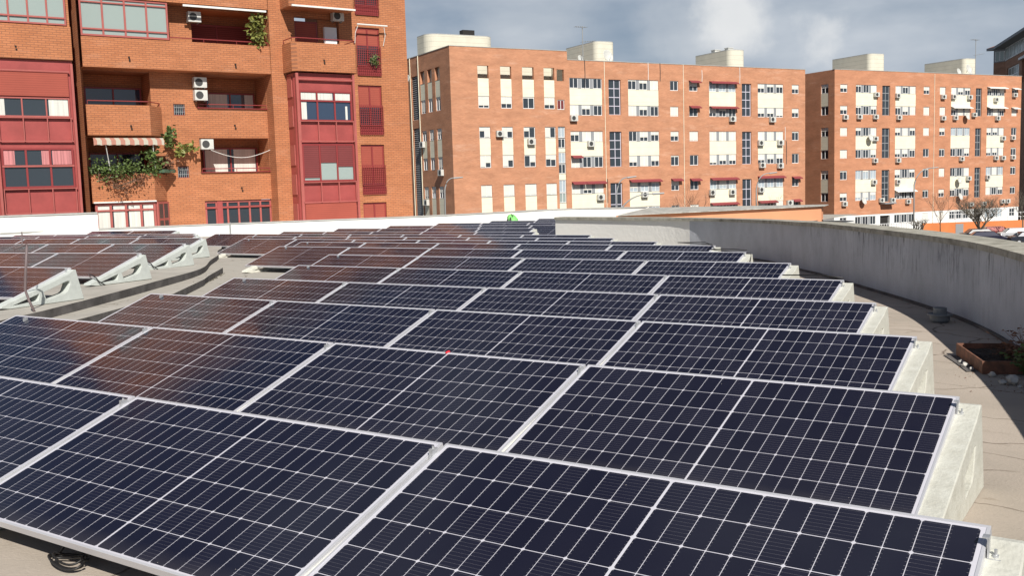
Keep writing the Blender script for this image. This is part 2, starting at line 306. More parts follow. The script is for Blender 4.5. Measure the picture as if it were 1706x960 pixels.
    mk = n.new('ShaderNodeMixRGB'); mk.inputs['Color2'].default_value = (.12, .095, .07, 1); l.new(l6.outputs[0], mk.inputs['Fac']); l.new(mj.outputs['Color'], mk.inputs['Color1'])
    l.new(mk.outputs['Color'], b.inputs['Base Color'])
    nb = n.new('ShaderNodeTexNoise'); nb.inputs['Scale'].default_value = 60; nb.inputs['Detail'].default_value = 4; l.new(tc.outputs['Object'], nb.inputs['Vector'])
    bu = n.new('ShaderNodeBump'); bu.inputs['Strength'].default_value = .35; bu.inputs['Distance'].default_value = .01; l.new(nb.outputs['Fac'], bu.inputs['Height']); l.new(bu.outputs['Normal'], b.inputs['Normal'])
    return mt
M['deck'] = deck_material()
M['felt_grey'] = mat('grey_roofing_felt', (.42, .395, .35), .95, var=.13, scale=1.5, bump=.3, bscale=50, spec=.15)
M['felt_dark'] = mat('dark_felt_edge', (.13, .12, .115), .9, var=.3, scale=3.3, bump=.4, bscale=14, spec=.2)
def wall_mat():
    mt, n, l, b = new_mat('weathered_render'); b.inputs['Roughness'].default_value = .9; b.inputs['Specular IOR Level'].default_value = .2
    tc = n.new('ShaderNodeTexCoord')
    ns = n.new('ShaderNodeTexNoise'); ns.inputs['Scale'].default_value = 1.3; ns.inputs['Detail'].default_value = 8; ns.inputs['Roughness'].default_value = .65
    l.new(tc.outputs['Object'], ns.inputs['Vector'])
    cr = n.new('ShaderNodeValToRGB'); e = cr.color_ramp.elements; e[0].position = .3; e[1].position = .7
    e[0].color = (.40, .42, .455, 1); e[1].color = (.53, .555, .60, 1); l.new(ns.outputs['Fac'], cr.inputs['Fac'])
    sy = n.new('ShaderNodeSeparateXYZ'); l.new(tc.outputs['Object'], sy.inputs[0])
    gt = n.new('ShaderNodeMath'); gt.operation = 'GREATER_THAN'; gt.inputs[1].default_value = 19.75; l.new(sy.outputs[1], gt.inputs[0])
    far = n.new('ShaderNodeMixRGB'); far.inputs['Color2'].default_value = (.78, .77, .73, 1); l.new(gt.outputs[0], far.inputs['Fac']); l.new(cr.outputs['Color'], far.inputs['Color1'])  # sunlit far stretch: the extra brightness is put into the base colour
    q = n.new('ShaderNodeMapping'); q.inputs['Scale'].default_value = (13, 13, 1.9); l.new(tc.outputs['Object'], q.inputs['Vector'])
    n2 = n.new('ShaderNodeTexNoise'); n2.inputs['Scale'].default_value = 1.4; n2.inputs['Detail'].default_value = 7; n2.inputs['Roughness'].default_value = .7; l.new(q.outputs['Vector'], n2.inputs['Vector'])
    mr = n.new('ShaderNodeMapRange'); mr.inputs['From Min'].default_value = .49; mr.inputs['From Max'].default_value = .62; mr.inputs['To Max'].default_value = .85; l.new(n2.outputs['Fac'], mr.inputs['Value'])
    sp = n.new('ShaderNodeSeparateXYZ'); l.new(tc.outputs['Object'], sp.inputs[0])      # drips start under the coping
    mz = n.new('ShaderNodeMapRange'); mz.inputs['From Min'].default_value = -.25; mz.inputs['From Max'].default_value = .35; mz.inputs['To Min'].default_value = .12; mz.inputs['To Max'].default_value = 1; l.new(sp.outputs[2], mz.inputs['Value'])
    my = n.new('ShaderNodeMapRange'); my.inputs['From Min'].default_value = 13; my.inputs['From Max'].default_value = 15; my.inputs['To Min'].default_value = 1; my.inputs['To Max'].default_value = .08; l.new(sp.outputs[1], my.inputs['Value'])
    mm = n.new('ShaderNodeMath'); mm.operation = 'MULTIPLY'; l.new(mr.outputs[0], mm.inputs[0]); l.new(mz.outputs[0], mm.inputs[1])
    m6 = n.new('ShaderNodeMath'); m6.operation = 'MULTIPLY'; l.new(mm.outputs[0], m6.inputs[0]); l.new(my.outputs[0], m6.inputs[1])
    mi = n.new('ShaderNodeMixRGB'); mi.inputs['Color2'].default_value = (.12, .125, .135, 1); nbp = n.new('ShaderNodeTexNoise'); nbp.inputs['Scale'].default_value = 1.1; nbp.inputs['Detail'].default_value = 6; nbp.inputs['Roughness'].default_value = .7; l.new(tc.outputs['Object'], nbp.inputs['Vector'])
    mbp = n.new('ShaderNodeMapRange'); mbp.inputs['From Min'].default_value = .40; mbp.inputs['From Max'].default_value = .60; mbp.inputs['To Min'].default_value = .15; mbp.inputs['To Max'].default_value = 1.35; l.new(nbp.outputs['Fac'], mbp.inputs['Value'])
    m8 = n.new('ShaderNodeMath'); m8.operation = 'MULTIPLY'; l.new(m6.outputs[0], m8.inputs[0]); l.new(mbp.outputs[0], m8.inputs[1])
    l.new(m8.outputs[0], mi.inputs['Fac']); l.new(far.outputs['Color'], mi.inputs['Color1'])
    l.new(mi.outputs['Color'], b.inputs['Base Color'])
    nb = n.new('ShaderNodeTexNoise'); nb.inputs['Scale'].default_value = 12; nb.inputs['Detail'].default_value = 6; l.new(tc.outputs['Object'], nb.inputs['Vector'])
    bu = n.new('ShaderNodeBump'); bu.inputs['Strength'].default_value = .4; bu.inputs['Distance'].default_value = .02; l.new(nb.outputs['Fac'], bu.inputs['Height']); l.new(bu.outputs['Normal'], b.inputs['Normal'])
    return mt
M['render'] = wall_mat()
M['coping'] = mat('stone_coping', (.42, .40, .34), .95, col2=(.22, .21, .17), scale=5, bump=.5, bscale=30, spec=.2, lo=.32, hi=.6)
M['white'] = mat('white_paint', (.80, .80, .77), .85, var=.03, scale=1.5, spec=.3)
M['whitecap'] = mat('parapet_cap', (.42, .42, .40), .8, var=.1)
M['orange'] = mat('orange_render', (.68, .31, .17), .9, var=.06, scale=.6, spec=.2)
M['orange2'] = mat('orange_render_bright', (.66, .22, .08), .9, var=.08, scale=.5, spec=.2)
M['gravel'] = mat('roof_gravel', (.42, .41, .37), .95, var=.3, scale=3.5)
M['asphalt'] = mat('asphalt', (.075, .072, .068), .95, var=.25, scale=.3)
M['brickL'] = brick_mat('orange_brick', (.50, .20, .092), (.445, .168, .074), (.31, .13, .07), bw=.27, rh=.085, ms=.016, stain=(.84, 1.12), stain_scale=.9, pale=.22)
M['brickM'] = brick_mat('salmon_brick', (.55, .265, .15), (.49, .225, .125), (.52, .265, .165), bw=.3, rh=.1, ms=.014, stain=(.78, 1.16), stain_scale=.45, pale=.6)
M['brickR'] = brick_mat('red_brick', (.56, .26, .145), (.51, .23, .125), (.52, .25, .155), bw=.3, rh=.1, ms=.014, stain=(.80, 1.14), stain_scale=.4, pale=.5)
M['brickF'] = brick_mat('brown_brick', (.42, .23, .15), (.36, .19, .12), (.40, .23, .16))
M['cream'] = plank_mat('cream_panel', (.82, .77, .60), .62, .86, 2, width=.03)
M['pconc'] = plank_mat('pale_board_concrete', (.66, .63, .52), .55, .80, 2, rough=.9, width=.05)
M['wframe'] = mat('white_window_frame', (.78, .78, .77), .5)
M['shutter'] = plank_mat('cream_roller_shutter', (.78, .75, .66), .09, .86, 2, width=.03)
M['gdiv'] = mat('grey_panel', (.27, .28, .29), .7)
M['dark'] = mat('dark_interior', (.02, .018, .017), .9)
M['lilac'] = mat('pale_steel_mullion', (.55, .53, .60), .5)
M['redclad'] = mat('red_metal_cladding', (.33, .068, .062), .5, var=.12, scale=1.4, spec=.4)
M['redtrim'] = mat('red_trim', (.38, .10, .085), .5, var=.06)
M['redframe'] = mat('dark_red_frame', (.25, .035, .035), .45)
M['redshut'] = plank_mat('red_roller_shutter', (.35, .08, .055), .085, .8, 2, width=.025)
M['maroonshut'] = plank_mat('maroon_shutter', (.20, .045, .045), .085, .62, 2, width=.03)
M['curtain'] = mat('pale_curtain', (.62, .62, .57), .95, var=.12, scale=2.5, stretch=(6, 6, .2))
M['pinkcurtain'] = mat('pink_curtain', (.50, .20, .20), .95, var=.25, scale=2.5, stretch=(8, 8, .2))
M['awnred'] = mat('maroon_awning', (.24, .045, .05), .9)
M['awnwhite'] = mat('white_awning_case', (.75, .74, .70), .6)
M['acwhite'] = mat('air_conditioner_shell', (.58, .58, .54), .5, var=.06, scale=4)
M['acdark'] = mat('fan_grille', (.05, .05, .05), .6)
M['roofflat'] = mat('flat_roof', (.33, .31, .28), .95, var=.1)
M['tile'] = mat('clay_roof_tiles', (.45, .17, .09), .9, var=.2, scale=2)
M['steel'] = mat('painted_lamp_steel', (.30, .31, .31), .5)
M['bark'] = mat('bare_branches', (.17, .11, .075), .95, var=.2)
M['bark2'] = mat('grey_bark', (.13, .115, .09), .95, var=.2)
M['leaf'] = mat('green_leaves', (.085, .13, .03), .6, var=.45, scale=6)
M['leaf2'] = mat('yellow_green_leaves', (.20, .21, .05), .6, var=.4, scale=6)
M['dryleaf'] = mat('dry_brown_leaves', (.20, .095, .055), .8, var=.4, scale=8)
M['rust'] = mat('rusty_steel', (.30, .13, .075), .75, col2=(.12, .06, .04), scale=9, bump=.3, bscale=50)
M['soil'] = mat('dark_soil', (.045, .035, .025), .95, var=.5, scale=15, bump=.8, bscale=40)
M['rubble'] = mat('pale_rubble', (.5, .48, .44), .9, var=.15, scale=20)
M['ventgrey'] = mat('grey_vent_plastic', (.20, .215, .23), .6, var=.12, scale=9)
M['green'] = mat('lime_green_fabric', (.22, .60, .17), .7, var=.25, scale=6)
M['blackfab'] = mat('black_fabric', (.02, .02, .02), .8)
M['redclip'] = mat('red_plastic', (.75, .03, .05), .45)
def glass_mat(name, col, rough=.04, spec=.6):
    return mat(name, col, rough, 0, spec=spec)
M['pane'] = glass_mat('window_glass', (.035, .045, .055))
M['paneblue'] = glass_mat('blue_window_glass', (.03, .05, .09), .03, .9)
M['panegrey'] = glass_mat('frosted_grey_glass', (.30, .36, .34), .15)
M['panelit'] = glass_mat('pale_window_glass', (.40, .46, .50), .12)
def stripes():
    mt, n, l, b = new_mat('striped_awning'); b.inputs['Roughness'].default_value = .9
    tc = n.new('ShaderNodeTexCoord'); sp = n.new('ShaderNodeSeparateXYZ'); l.new(tc.outputs['Object'], sp.inputs[0])
    a = n.new('ShaderNodeMath'); a.operation = 'DIVIDE'; a.inputs[1].default_value = .36; l.new(sp.outputs[0], a.inputs[0])
    fr = n.new('ShaderNodeMath'); fr.operation = 'FRACT'; l.new(a.outputs[0], fr.inputs[0])
    lt = n.new('ShaderNodeMath'); lt.operation = 'LESS_THAN'; lt.inputs[1].default_value = .5; l.new(fr.outputs[0], lt.inputs[0])
    mi = n.new('ShaderNodeMixRGB'); mi.inputs['Color1'].default_value = (.46, .43, .35, 1); mi.inputs['Color2'].default_value = (.42, .20, .15, 1)
    l.new(lt.outputs[0], mi.inputs['Fac']); l.new(mi.outputs['Color'], b.inputs['Base Color']); return mt
M['stripes'] = stripes()

# ---------------------------------------------------------------- ground and roof deck
def prof(y):
    ys = [-9, 0, 1.96, 3.9, 5.76, 7.74, 9.67, 11.7, 13.64, 15.5, 17.4, 19.3, 21.2, 23, 27, 60]
    zs = [.02, 0, -.02, -.04, -.047, -.052, -.055, -.066, -.098, -.153, -.205, -.241, -.262, -.255, -.255, -.26]
    for i in range(len(ys) - 1):
        if y <= ys[i + 1]:
            t = (y - ys[i]) / (ys[i + 1] - ys[i]); return zs[i] + (zs[i + 1] - zs[i]) * max(t, 0)
    return zs[-1]
DZ = -.48
GZ = -6.7
g = MB(); g.poly([(-900, -300, GZ), (900, -300, GZ), (900, 1500, GZ), (-900, 1500, GZ)])
tag(g.build('ground', M['asphalt']), 'grey street level far below the roof', 'ground', kind='structure')

# grey parapet wall, inner face line (x, y) from behind the camera to its far end
WALL = [(1.42, -7.0), (1.40, -5), (1.36, -3.2), (1.28, -1.6), (1.14, -.3), (.95, .9), (.70, 2.1), (.42, 3.2), (.08, 4.35), (-.28, 5.4), (-.66, 6.46), (-1.07, 7.53),
        (-1.53, 8.5), (-1.96, 9.24), (-2.64, 10.36), (-3.53, 11.77), (-4.4, 13.25), (-5.31, 14.69), (-6.45, 16.66), (-7.43, 17.93), (-8.75, 19.15),
        (-9.87, 19.85), (-11.3, 20.45), (-12.93, 21.02), (-14.72, 21.57)]
def smooth_line(P, step=.35):
    outp = []
    n = len(P)
    for i in range(n - 1):
        p0 = Vector(P[max(i - 1, 0)]); p1 = Vector(P[i]); p2 = Vector(P[i + 1]); p3 = Vector(P[min(i + 2, n - 1)])
        k = max(1, int((p2 - p1).length / step))
        for j in range(k):
            t = j / k
            outp.append(.5 * ((2 * p1) + (-p0 + p2) * t + (2 * p0 - 5 * p1 + 4 * p2 - p3) * t * t + (-p0 + 3 * p1 - 3 * p2 + p3) * t ** 3))
    outp.append(Vector(P[-1])); return outp
WS = smooth_line(WALL)
def wall_x(y):
    for a, b in zip(WS, WS[1:]):
        if a.y <= y <= b.y: return a.x + (b.x - a.x) * (y - a.y) / (b.y - a.y + 1e-9)
    return None
ys = [-9 + .5 * i for i in range(0, 110)]
d = MB(); idx = []
NX = 30
for y in ys:
    xr = wall_x(y)
    if xr is None: xr = 1.45 if y < 0 else (-12.4)
    xl = -38.5 if y < 22 else -30 - 0 * y
    row = []
    for i in range(NX + 1):
        x = xl + (xr + .12 - xl) * i / NX; d.v.append((x, y, prof(y) + DZ)); row.append(len(d.v) - 1)
    idx.append(row)
for a, b in zip(idx, idx[1:]):
    for i in range(NX): d.f.append((a[i], a[i + 1], b[i + 1], b[i]))
tag(d.build('roof_deck', M['deck'], smooth=True), 'flat felt roof deck under the solar panels', 'roof deck', kind='structure')
# the storey under the deck (carries the roof)
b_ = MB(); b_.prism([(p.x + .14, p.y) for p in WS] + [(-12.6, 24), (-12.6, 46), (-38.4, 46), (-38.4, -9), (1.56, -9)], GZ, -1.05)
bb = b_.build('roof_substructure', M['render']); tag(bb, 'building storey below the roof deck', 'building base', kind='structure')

def strip(line, inner, outer, zb, zt, closed_ends=True):       # wall following a line: offsets to the right-hand side
    mb = MB(); n = len(line); rows = []
    for i, p in enumerate(line):
        t = (line[min(i + 1, n - 1)] - line[max(i - 1, 0)]).normalized(); nr = Vector((t.y, -t.x))
        a = p + nr * inner; b = p + nr * outer
        z0 = zb(p.y); z1 = zt(p.y); k = len(mb.v)
        mb.v += [(a.x, a.y, z0), (a.x, a.y, z1), (b.x, b.y, z1), (b.x, b.y, z0)]; rows.append(k)
    for a, b in zip(rows, rows[1:]):
        for j in range(4): mb.f.append((a + j, a + (j + 1) % 4, b + (j + 1) % 4, b + j))
    mb.f.append(tuple(rows[0] + j for j in range(4))); mb.f.append(tuple(rows[-1] + j for j in (3, 2, 1, 0)))
    return mb
gw = thing('parapet_wall', 'long curved grey rendered parapet wall with stained drips along the right of the roof', 'wall')
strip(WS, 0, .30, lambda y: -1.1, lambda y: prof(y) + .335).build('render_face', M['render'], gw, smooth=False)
cp = MB()
seg = 0
for i in range(0, len(WS) - 1, 3):                                # coping stones with thin joints
    part = WS[i:min(i + 4, len(WS))]
    if len(part) < 2: continue
    if len(part) > 1:
        v = (part[-1] - part[-2]); part = part[:-1] + [part[-1] - v.normalized() * .012]
    s_ = strip(part, -.055, .37, lambda y: prof(y) + .338, lambda y: prof(y) + .405)
    b = len(cp.v); cp.v += s_.v; cp.f += [tuple(b + i2 for i2 in f) for f in s_.f]
cp.build('coping', M['coping'], gw)
dk = MB()                                                          # felt upstand at the wall foot
strip(WS, -.025, -.002, lambda y: prof(y) + DZ - .02, lambda y: prof(y) + DZ + .035).build('upstand', M['felt_dark'], gw)

# white parapet at the back
WW = smooth_line([(-38.2, 14.0), (-35.4, 19.8), (-32.2, 24.4), (-29.6, 27.8), (-27.4, 30.7), (-26.0, 35.2), (-24.9, 39.0), (-21.0, 40.3)], .6)
wp = thing('parapet_wall', 'low white painted parapet wall behind the far rows of panels', 'wall')
strip(WW, -.25, 0, lambda y: -1.1, lambda y: -.14).build('render_face', M['white'], wp)
strip(WW, -.30, .04, lambda y: -.137, lambda y: -.095).build('coping', M['whitecap'], wp)
wj = thing('parapet_wall', 'taller white wall block at the left behind the left array', 'wall')
WB = [Vector((-42.5, 8.0)), Vector((-36.9, 17.0)), Vector((-35.05, 20.15))]
strip(WB, -.35, -.02, lambda y: -1.1, lambda y: .50).build('render_face', M['white'], wj)
strip(WB, -.40, .03, lambda y: .503, lambda y: .55).build('coping', M['whitecap'], wj)
pj = MB(); pj.tube([(-31.9, 24.05, -.75), (-31.9, 24.05, -.13), (-32.0, 24.15, -.08)], .035, 8)
tag(pj.build('drain_pipe', M['steel']), 'thin grey upright pipe against the white parapet beside the left array', 'pipe')

# orange building with the gravel roof beyond the grey wall
ob = thing('low_building', 'orange rendered low building with flat gravel roof beyond the grey wall', 'building')
MB().prism([(-17.35, 30.3), (-12.2, 39.2), (-12.6, 40.8), (-20.7, 39.8)], GZ, -.16).build('wall', M['orange'], ob)
MB().prism([(-17.2, 30.2), (-12.05, 39.2), (-12.4, 40.9), (-20.6, 39.9)], -.157, -.125).build('roof', M['gravel'], ob)

# left raised platform with its dark edge, and the kerb beside the gutter
EDGE = [(-9.5, -3), (-10.6, .9), (-11.45, 2.9), (-12.1, 4.1), (-12.8, 5.2), (-14.35, 7.5), (-16.1, 9.9), (-18.3, 11.95), (-20.2, 13.75), (-22.6, 15.7), (-25.3, 18.1), (-28.2, 20.4), (-30.0, 24)]
def lz(y):
    Y = [-9, 8, 10.5, 12.7, 14.8, 17.4, 30]; Z = [-.40, -.40, -.42, -.44, -.50, -.60, -.60]
    for i in range(6):
        if y <= Y[i + 1]: return Z[i] + (Z[i + 1] - Z[i]) * (y - Y[i]) / (Y[i + 1] - Y[i])
    return Z[-1]
pl = MB(); ES = smooth_line(EDGE, .7)
for a, b in zip(ES, ES[1:]):
    pl.poly([(a.x, a.y, lz(a.y)), (b.x, b.y, lz(b.y)), (-37.5, b.y, lz(b.y)), (-37.5, a.y, lz(a.y))])
plat = thing('raised_roof_platform', 'raised grey felt platform under the left array', 'roof platform'); plat['kind'] = 'structure'
pl.build('platform_top', M['felt_grey'], plat)
pe = MB()
for a, b in zip(ES, ES[1:]): pe.poly([(a.x, a.y, lz(a.y) + .002), (b.x, b.y, lz(b.y) + .002), (b.x, b.y, -1), (a.x, a.y, -1)])
pe.build('platform_edge', M['felt_dark'], plat)
K = [(-9.6, .4), (-10.4, 2.5), (-11.4, 4.35), (-12.9, 6.9), (-14.6, 8.9), (-15.95, 10.35)]
KF = [(-9.2, .2), (-9.9, 2.2), (-10.9, 4.0), (-12.35, 6.4), (-14.0, 8.3), (-15.6, 9.75)]
kb = MB(); n = len(K)
zt = lambda y: prof(y) + DZ + .115
for i in range(n - 1):
    a, b, c, d_ = K[i], K[i + 1], KF[i + 1], KF[i]
    kb.poly([(*a, zt(a[1])), (*b, zt(b[1])), (*c, zt(c[1])), (*d_, zt(d_[1]))])
tag_k = thing('roof_kerb', 'low felt covered kerb running beside the gutter at the left', 'kerb'); tag_k['kind'] = 'structure'
kb.build('kerb_top', M['felt_grey'], tag_k)
ks = MB()
for P in (K, KF):
    for a, b in zip(P, P[1:]): ks.poly([(*a, zt(a[1])), (*b, zt(b[1])), (*b, -.8), (*a, -.8)])
ks.poly([(*K[-1], zt(10)), (*KF[-1], zt(10)), (*KF[-1], -.8), (*K[-1], -.8)])
ks.build('kerb_side', M['felt_dark'], tag_k)
# dirt in the gutter
dirt = MB(); rnd = random.Random(3)
for i in range(420):
    t = rnd.random() ** .8 * (n - 1.01); k = int(t); f = t - k
    ax = K[k][0] + (K[k + 1][0] - K[k][0]) * f - .05 - .28 * rnd.random(); ay = K[k][1] + (K[k + 1][1] - K[k][1]) * f + .02 + .15 * rnd.random()
    s = .01 + .03 * rnd.random() ** 2; z = prof(ay) + DZ + .004
    dirt.poly([(ax - s, ay, z), (ax, ay - s, z + s), (ax + s, ay, z)]); dirt.poly([(ax - s, ay + s, z), (ax, ay - s, z + s * 1.2), (ax + s * .8, ay + s, z)])
tag(dirt.build('gutter_debris', M['rubble']), 'pale grit and dead leaves lying in the gutter', 'debris', kind='stuff')

# ---------------------------------------------------------------- solar panels
L, W, TILT = 2.094, 1.038, R(19.0)
def make_panel():
    root = thing('solar_panel', 'dark half cell solar panel in an aluminium frame', 'solar panel')
    f = MB(); lip = .011; h = .035
    f.box(-L, 0, -lip, 0, -h, 0); f.box(-L, 0, -W, -W + lip, -h, 0)
    f.box(-L, -L + lip, -W + lip + .0005, -lip - .0005, -h, -.0004); f.box(-lip, 0, -W + lip + .0005, -lip - .0005, -h, -.0004)
    f.box(-L, 0, -.028, -lip - .001, -h, -h + .002)
    f.build('frame', M['alu'], root, bevel=.0012)
    MB().box(-L + lip, -lip, -W + lip, -lip, -.007, -.0022).build('glass', M['cells'], root)
    MB().box(-L * .5 - .12, -L * .5 + .12, -.16, -.09, -.03, -.008).build('junction_box', M['rubber'], root)
    return root
def fill_profile(outer, holes, x0, x1, name, mt, parent):
    bm = bmesh.new()
    def ring(pts):
        vs = [bm.verts.new((x0, y, z)) for y, z in pts]; return [bm.edges.new((vs[i], vs[(i + 1) % len(vs)])) for i in range(len(vs))]
    ed = ring(outer)
    for h in holes: ed += ring(h)
    bmesh.ops.triangle_fill(bm, use_beauty=True, edges=ed)
    r = bmesh.ops.extrude_face_region(bm, geom=list(bm.faces))
    bmesh.ops.translate(bm, verts=[v for v in r['geom'] if isinstance(v, bmesh.types.BMVert)], vec=(x1 - x0, 0, 0))
    bmesh.ops.recalc_face_normals(bm, faces=bm.faces)
    me = bpy.data.meshes.new(name); bm.to_mesh(me); bm.free(); me.materials.append(mt)
    o = bpy.data.objects.new(name, me); C.objects.link(o); o.parent = parent
    b = o.modifiers.new('bevel', 'BEVEL'); b.width = .006; b.segments = 2; b.limit_method = 'ANGLE'; b.angle_limit = R(40)
    return o
OUTER = [(-.10, -.085), (-.03, -.030), (.005, -.032), (.115, -.475), (-1.12, -.475), (-1.26, -.455), (-1.245, -.425)]
OUTER[0] = (-.13, -.082)
H1 = [(-1.08, -.438), (-.64, -.318), (-.665, -.405), (-.70, -.42)]
H2 = [(-.565, -.305), (-.16, -.185), (-.115, -.19), (-.11, -.225), (-.165, -.33), (-.215, -.36), (-.50, -.415), (-.535, -.40)]
HS = [(-.44, -.29), (-.19, -.20), (-.15, -.205), (-.20, -.335), (-.24, -.36), (-.40, -.385)]
def make_support(mt, xo):
    root = thing('panel_support', 'triangular concrete support', 'panel support')
    fill_profile(OUTER, [H1, H2] if xo else [HS], -.06, .10, 'block', mt, root)
    cl = MB(); cl.box(.004, .009, -.105, -.075, -.072, -.008); cl.box(.0095, .042, -.105, -.075, -.072, -.067)
    cl.tube([(.026, -.09, -.068), (.026, -.09, -.040)], .005, 6); cl.tube([(.026, -.09, -.065), (.026, -.09, -.057)], .010, 6)
    cl.box(-.01, .009, -.105, -.075, -.0075, -.003)
    cl.build('clamp', M['galv'], root)
    return root
def make_joint():                                                  # the same block centred under the gap of two panels
    root = thing('panel_support', 'concrete support', 'panel support')
    fill_profile(OUTER, [H1, H2], -.09, .07, 'block', M['support'], root)
    cl = MB(); cl.box(-.015, .002, -.10, -.06, -.05, -.004); cl.tube([(-.007, -.08, -.05), (-.007, -.08, .006)], .006, 6)
    cl.build('clamp', M['galv'], root)
    return root
P0 = make_panel(); S0 = make_support(M['support2'], 0); SL = make_support(M['support3'], 1); J0 = make_joint()
used = {'SL': False, 'P': False, 'S': False, 'J': False}
def put(kind, src, mtx, label, group):
    if not used[kind]:
        used[kind] = True; src.matrix_world = mtx; src['label'] = label; src['group'] = group; return src
    return copy_tree(src, mtx, label, group)
ROWS = [(0, 0, 0, 4), (-.422, 1.959, -.022, 4), (-1.026, 3.916, -.039, 4), (-1.748, 5.757, -.047, 4), (-2.575, 7.743, -.055, 4),
        (-3.80, 9.68, -.047, 4), (-5.19, 11.73, -.066, 5), (-6.49, 13.64, -.098, 5), (-8.51, 15.46, -.153, 6), (-10.56, 17.42, -.205, 6),
        (-12.21, 19.26, -.241, 7), (-15.16, 21.19, -.266, 5), (-16.37, 22.99, -.252, 4), (-13.43, 24.89, -.247, 5), (-14.90, 27.0, -.255, 4),
        (-15.8, 28.85, -.255, 3), (-16.9, 30.75, -.255, 2)]
G = L + .0197
for r, (x, y, z, n) in enumerate(ROWS, 1):
    for k in range(n):
        put('P', P0, T(x - k * G, y, z, 0, TILT), 'dark solar panel, main array, %s row from front, %s from its right end' % (ORD[r], ORD[k + 1]), 'solar panels of the main array')
    put('S', S0, T(x, y, z), 'concrete support under the right end of the %s row of the main array' % ORD[r], 'concrete supports at row ends')
    for k in range(1, n):
        if r <= 11:
            put('J', J0, T(x - k * G + .02, y, z), 'concrete support in the gap left of panel %s from right, %s main row' % (ORD[k], ORD[r]), 'concrete supports between panels')
    if r in (2, 3, 4, 5, 6, 7, 8, 9, 10, 11):
        put('J', J0, T(x - n * G + .32, y, z), 'concrete support under the left end of the %s row of the main array' % ORD[r], 'concrete supports between panels')
YL = R(8.3)
LROWS = [(-13.055, 5.167, .081, 3), (-14.97, 7.74, .083, 4), (-17.28, 10.50, .060, 4), (-19.47, 12.70, .045, 5), (-22.3, 14.78, -.02, 5), (-25.6, 17.35, -.12, 4), (-29.07, 19.3, -.12, 2)]
for r, (x, y, z, n) in enumerate(LROWS, 1):
    for k in range(n):
        put('P', P0, T(x - k * G * math.cos(YL), y - k * G * math.sin(YL), z, YL, TILT), 'dark solar panel, left array, %s row from front, %s from its right end' % (ORD[r], ORD[k + 1]), 'solar panels of the left array')
    put('SL', SL, T(x, y, z, YL), 'pale triangular concrete support with two openings, right end of the left array\'s %s row' % ORD[r], 'concrete supports at row ends')
    for k in range(1, n):
        if r <= 4: put('J', J0, T(x - k * G * math.cos(YL) + .02, y - k * G * math.sin(YL), z, YL), 'concrete support in the gap left of panel %s, left array\'s %s row' % (ORD[k], ORD[r]), 'concrete supports between panels')

# ---------------------------------------------------------------- small things on the roof
cb = MB()
def loop(mb, cx, cy, z, a, b, ph, r=.005, n=26, tilt=.0):
    pts = []
    for i in range(n + 1):
        t = ph + 2 * math.pi * i / n * .93
        pts.append((cx + a * math.cos(t), cy + b * math.sin(t), z + .03 + .012 * math.sin(t * 2) + tilt * math.cos(t)))
    mb.tube(pts, r, 6)
loop(cb, -3.42, -.93, DZ + .0, .115, .055, .4); loop(cb, -3.40, -.95, DZ + .004, .10, .048, .7); loop(cb, -3.43, -.92, DZ + .008, .085, .05, 1.2)
cb.tube([(-3.53, -.90, DZ + .03), (-3.53, -.84, DZ + .09), (-3.49, -.78, DZ + .14), (-3.45, -.70, DZ + .2)], .005, 6)
cb.tube([(-3.33, -.92, DZ + .03), (-3.31, -.85, DZ + .08), (-3.33, -.78, DZ + .13), (-3.36, -.70, DZ + .2)], .005, 6)
tag(cb.build('cable_coil', M['rubber'], smooth=True), 'loose coil of black cable hanging under the front row at the lower left', 'cable')
for i, (pts, lab) in enumerate([
    ([(-6.6, 13.7, -.09), (-6.75, 13.78, -.05), (-7.3, 13.8, -.06), (-6.55, 13.62, -.08), (-6.42, 13.5, -.2), (-6.38, 13.45, -.35)], 'thin black cable looping over the end of the eighth main row'),
    ([(-5.2, 11.78, -.04), (-5.45, 11.85, -.03), (-5.9, 11.85, -.035), (-5.1, 11.7, -.09), (-5.06, 11.55, -.2), (-5.07, 11.45, -.35)], 'thin black cable looping over the end of the seventh main row'),
    ([(-2.6, 7.80, -.04), (-2.85, 7.86, -.02), (-3.3, 7.85, -.03)], 'thin black cable lying behind the end of the fifth main row')]):
    c = MB(); c.tube([tuple(p) for p in pts], .007, 5); tag(c.build('cable', M['rubber'], smooth=True), lab, 'cable', 'thin cables at the row ends')
for (x, y, z, r_) in ((-14.97, 7.74, .083, 2), (-17.28, 10.5, .06, 3)):
    c = MB(); t = T(x, y, z, YL)
    pp = [(-.2, -1.0, -.30), (.0, -1.1, -.30), (.11, -1.13, -.34), (.13, -1.10, -.40), (.16, -1.0, -.47)]
    c.tube([tuple(t @ Vector(p)) for p in pp], .011, 6)
    tag(c.build('cable', M['rubber'], smooth=True), 'short dark cable bent over the low nose of the left array\'s %s support' % ORD[r_], 'cable', 'thin cables at the row ends')
pr_ = MB(); pr_.tube([(-12.15, 4.05, -.42), (-12.22, 4.02, -.25), (-12.26, 4.0, -.1), (-12.22, 4.0, .1), (-12.17, 4.02, .47)], .017, 8)
pr_.tube([(-12.17, 4.02, .465), (-12.22, 4.05, .50), (-12.30, 4.0, .47), (-12.36, 3.95, .44)], .012, 6)
pr_.tube([(-12.30, 4.03, .50), (-12.40, 4.1, .58), (-12.44, 4.12, .66)], .008, 6)
tag(pr_.build('bent_rod', M['steelrod'], smooth=True), 'thin bent brown rod standing before the left array', 'rod')
v = thing('roof_vent', 'grey round plastic roof vent beside the grey parapet wall', 'roof vent', T(-1.67, 8.17, prof(8.2) + DZ) @ Matrix.Diagonal((.88, .88, .85, 1)))
MB().lathe([(0, 0), (.09, 0), (.115, .03), (.118, .085), (.05, .10), (0, .10)], 28).build('body', M['ventgrey'], v, smooth=False)
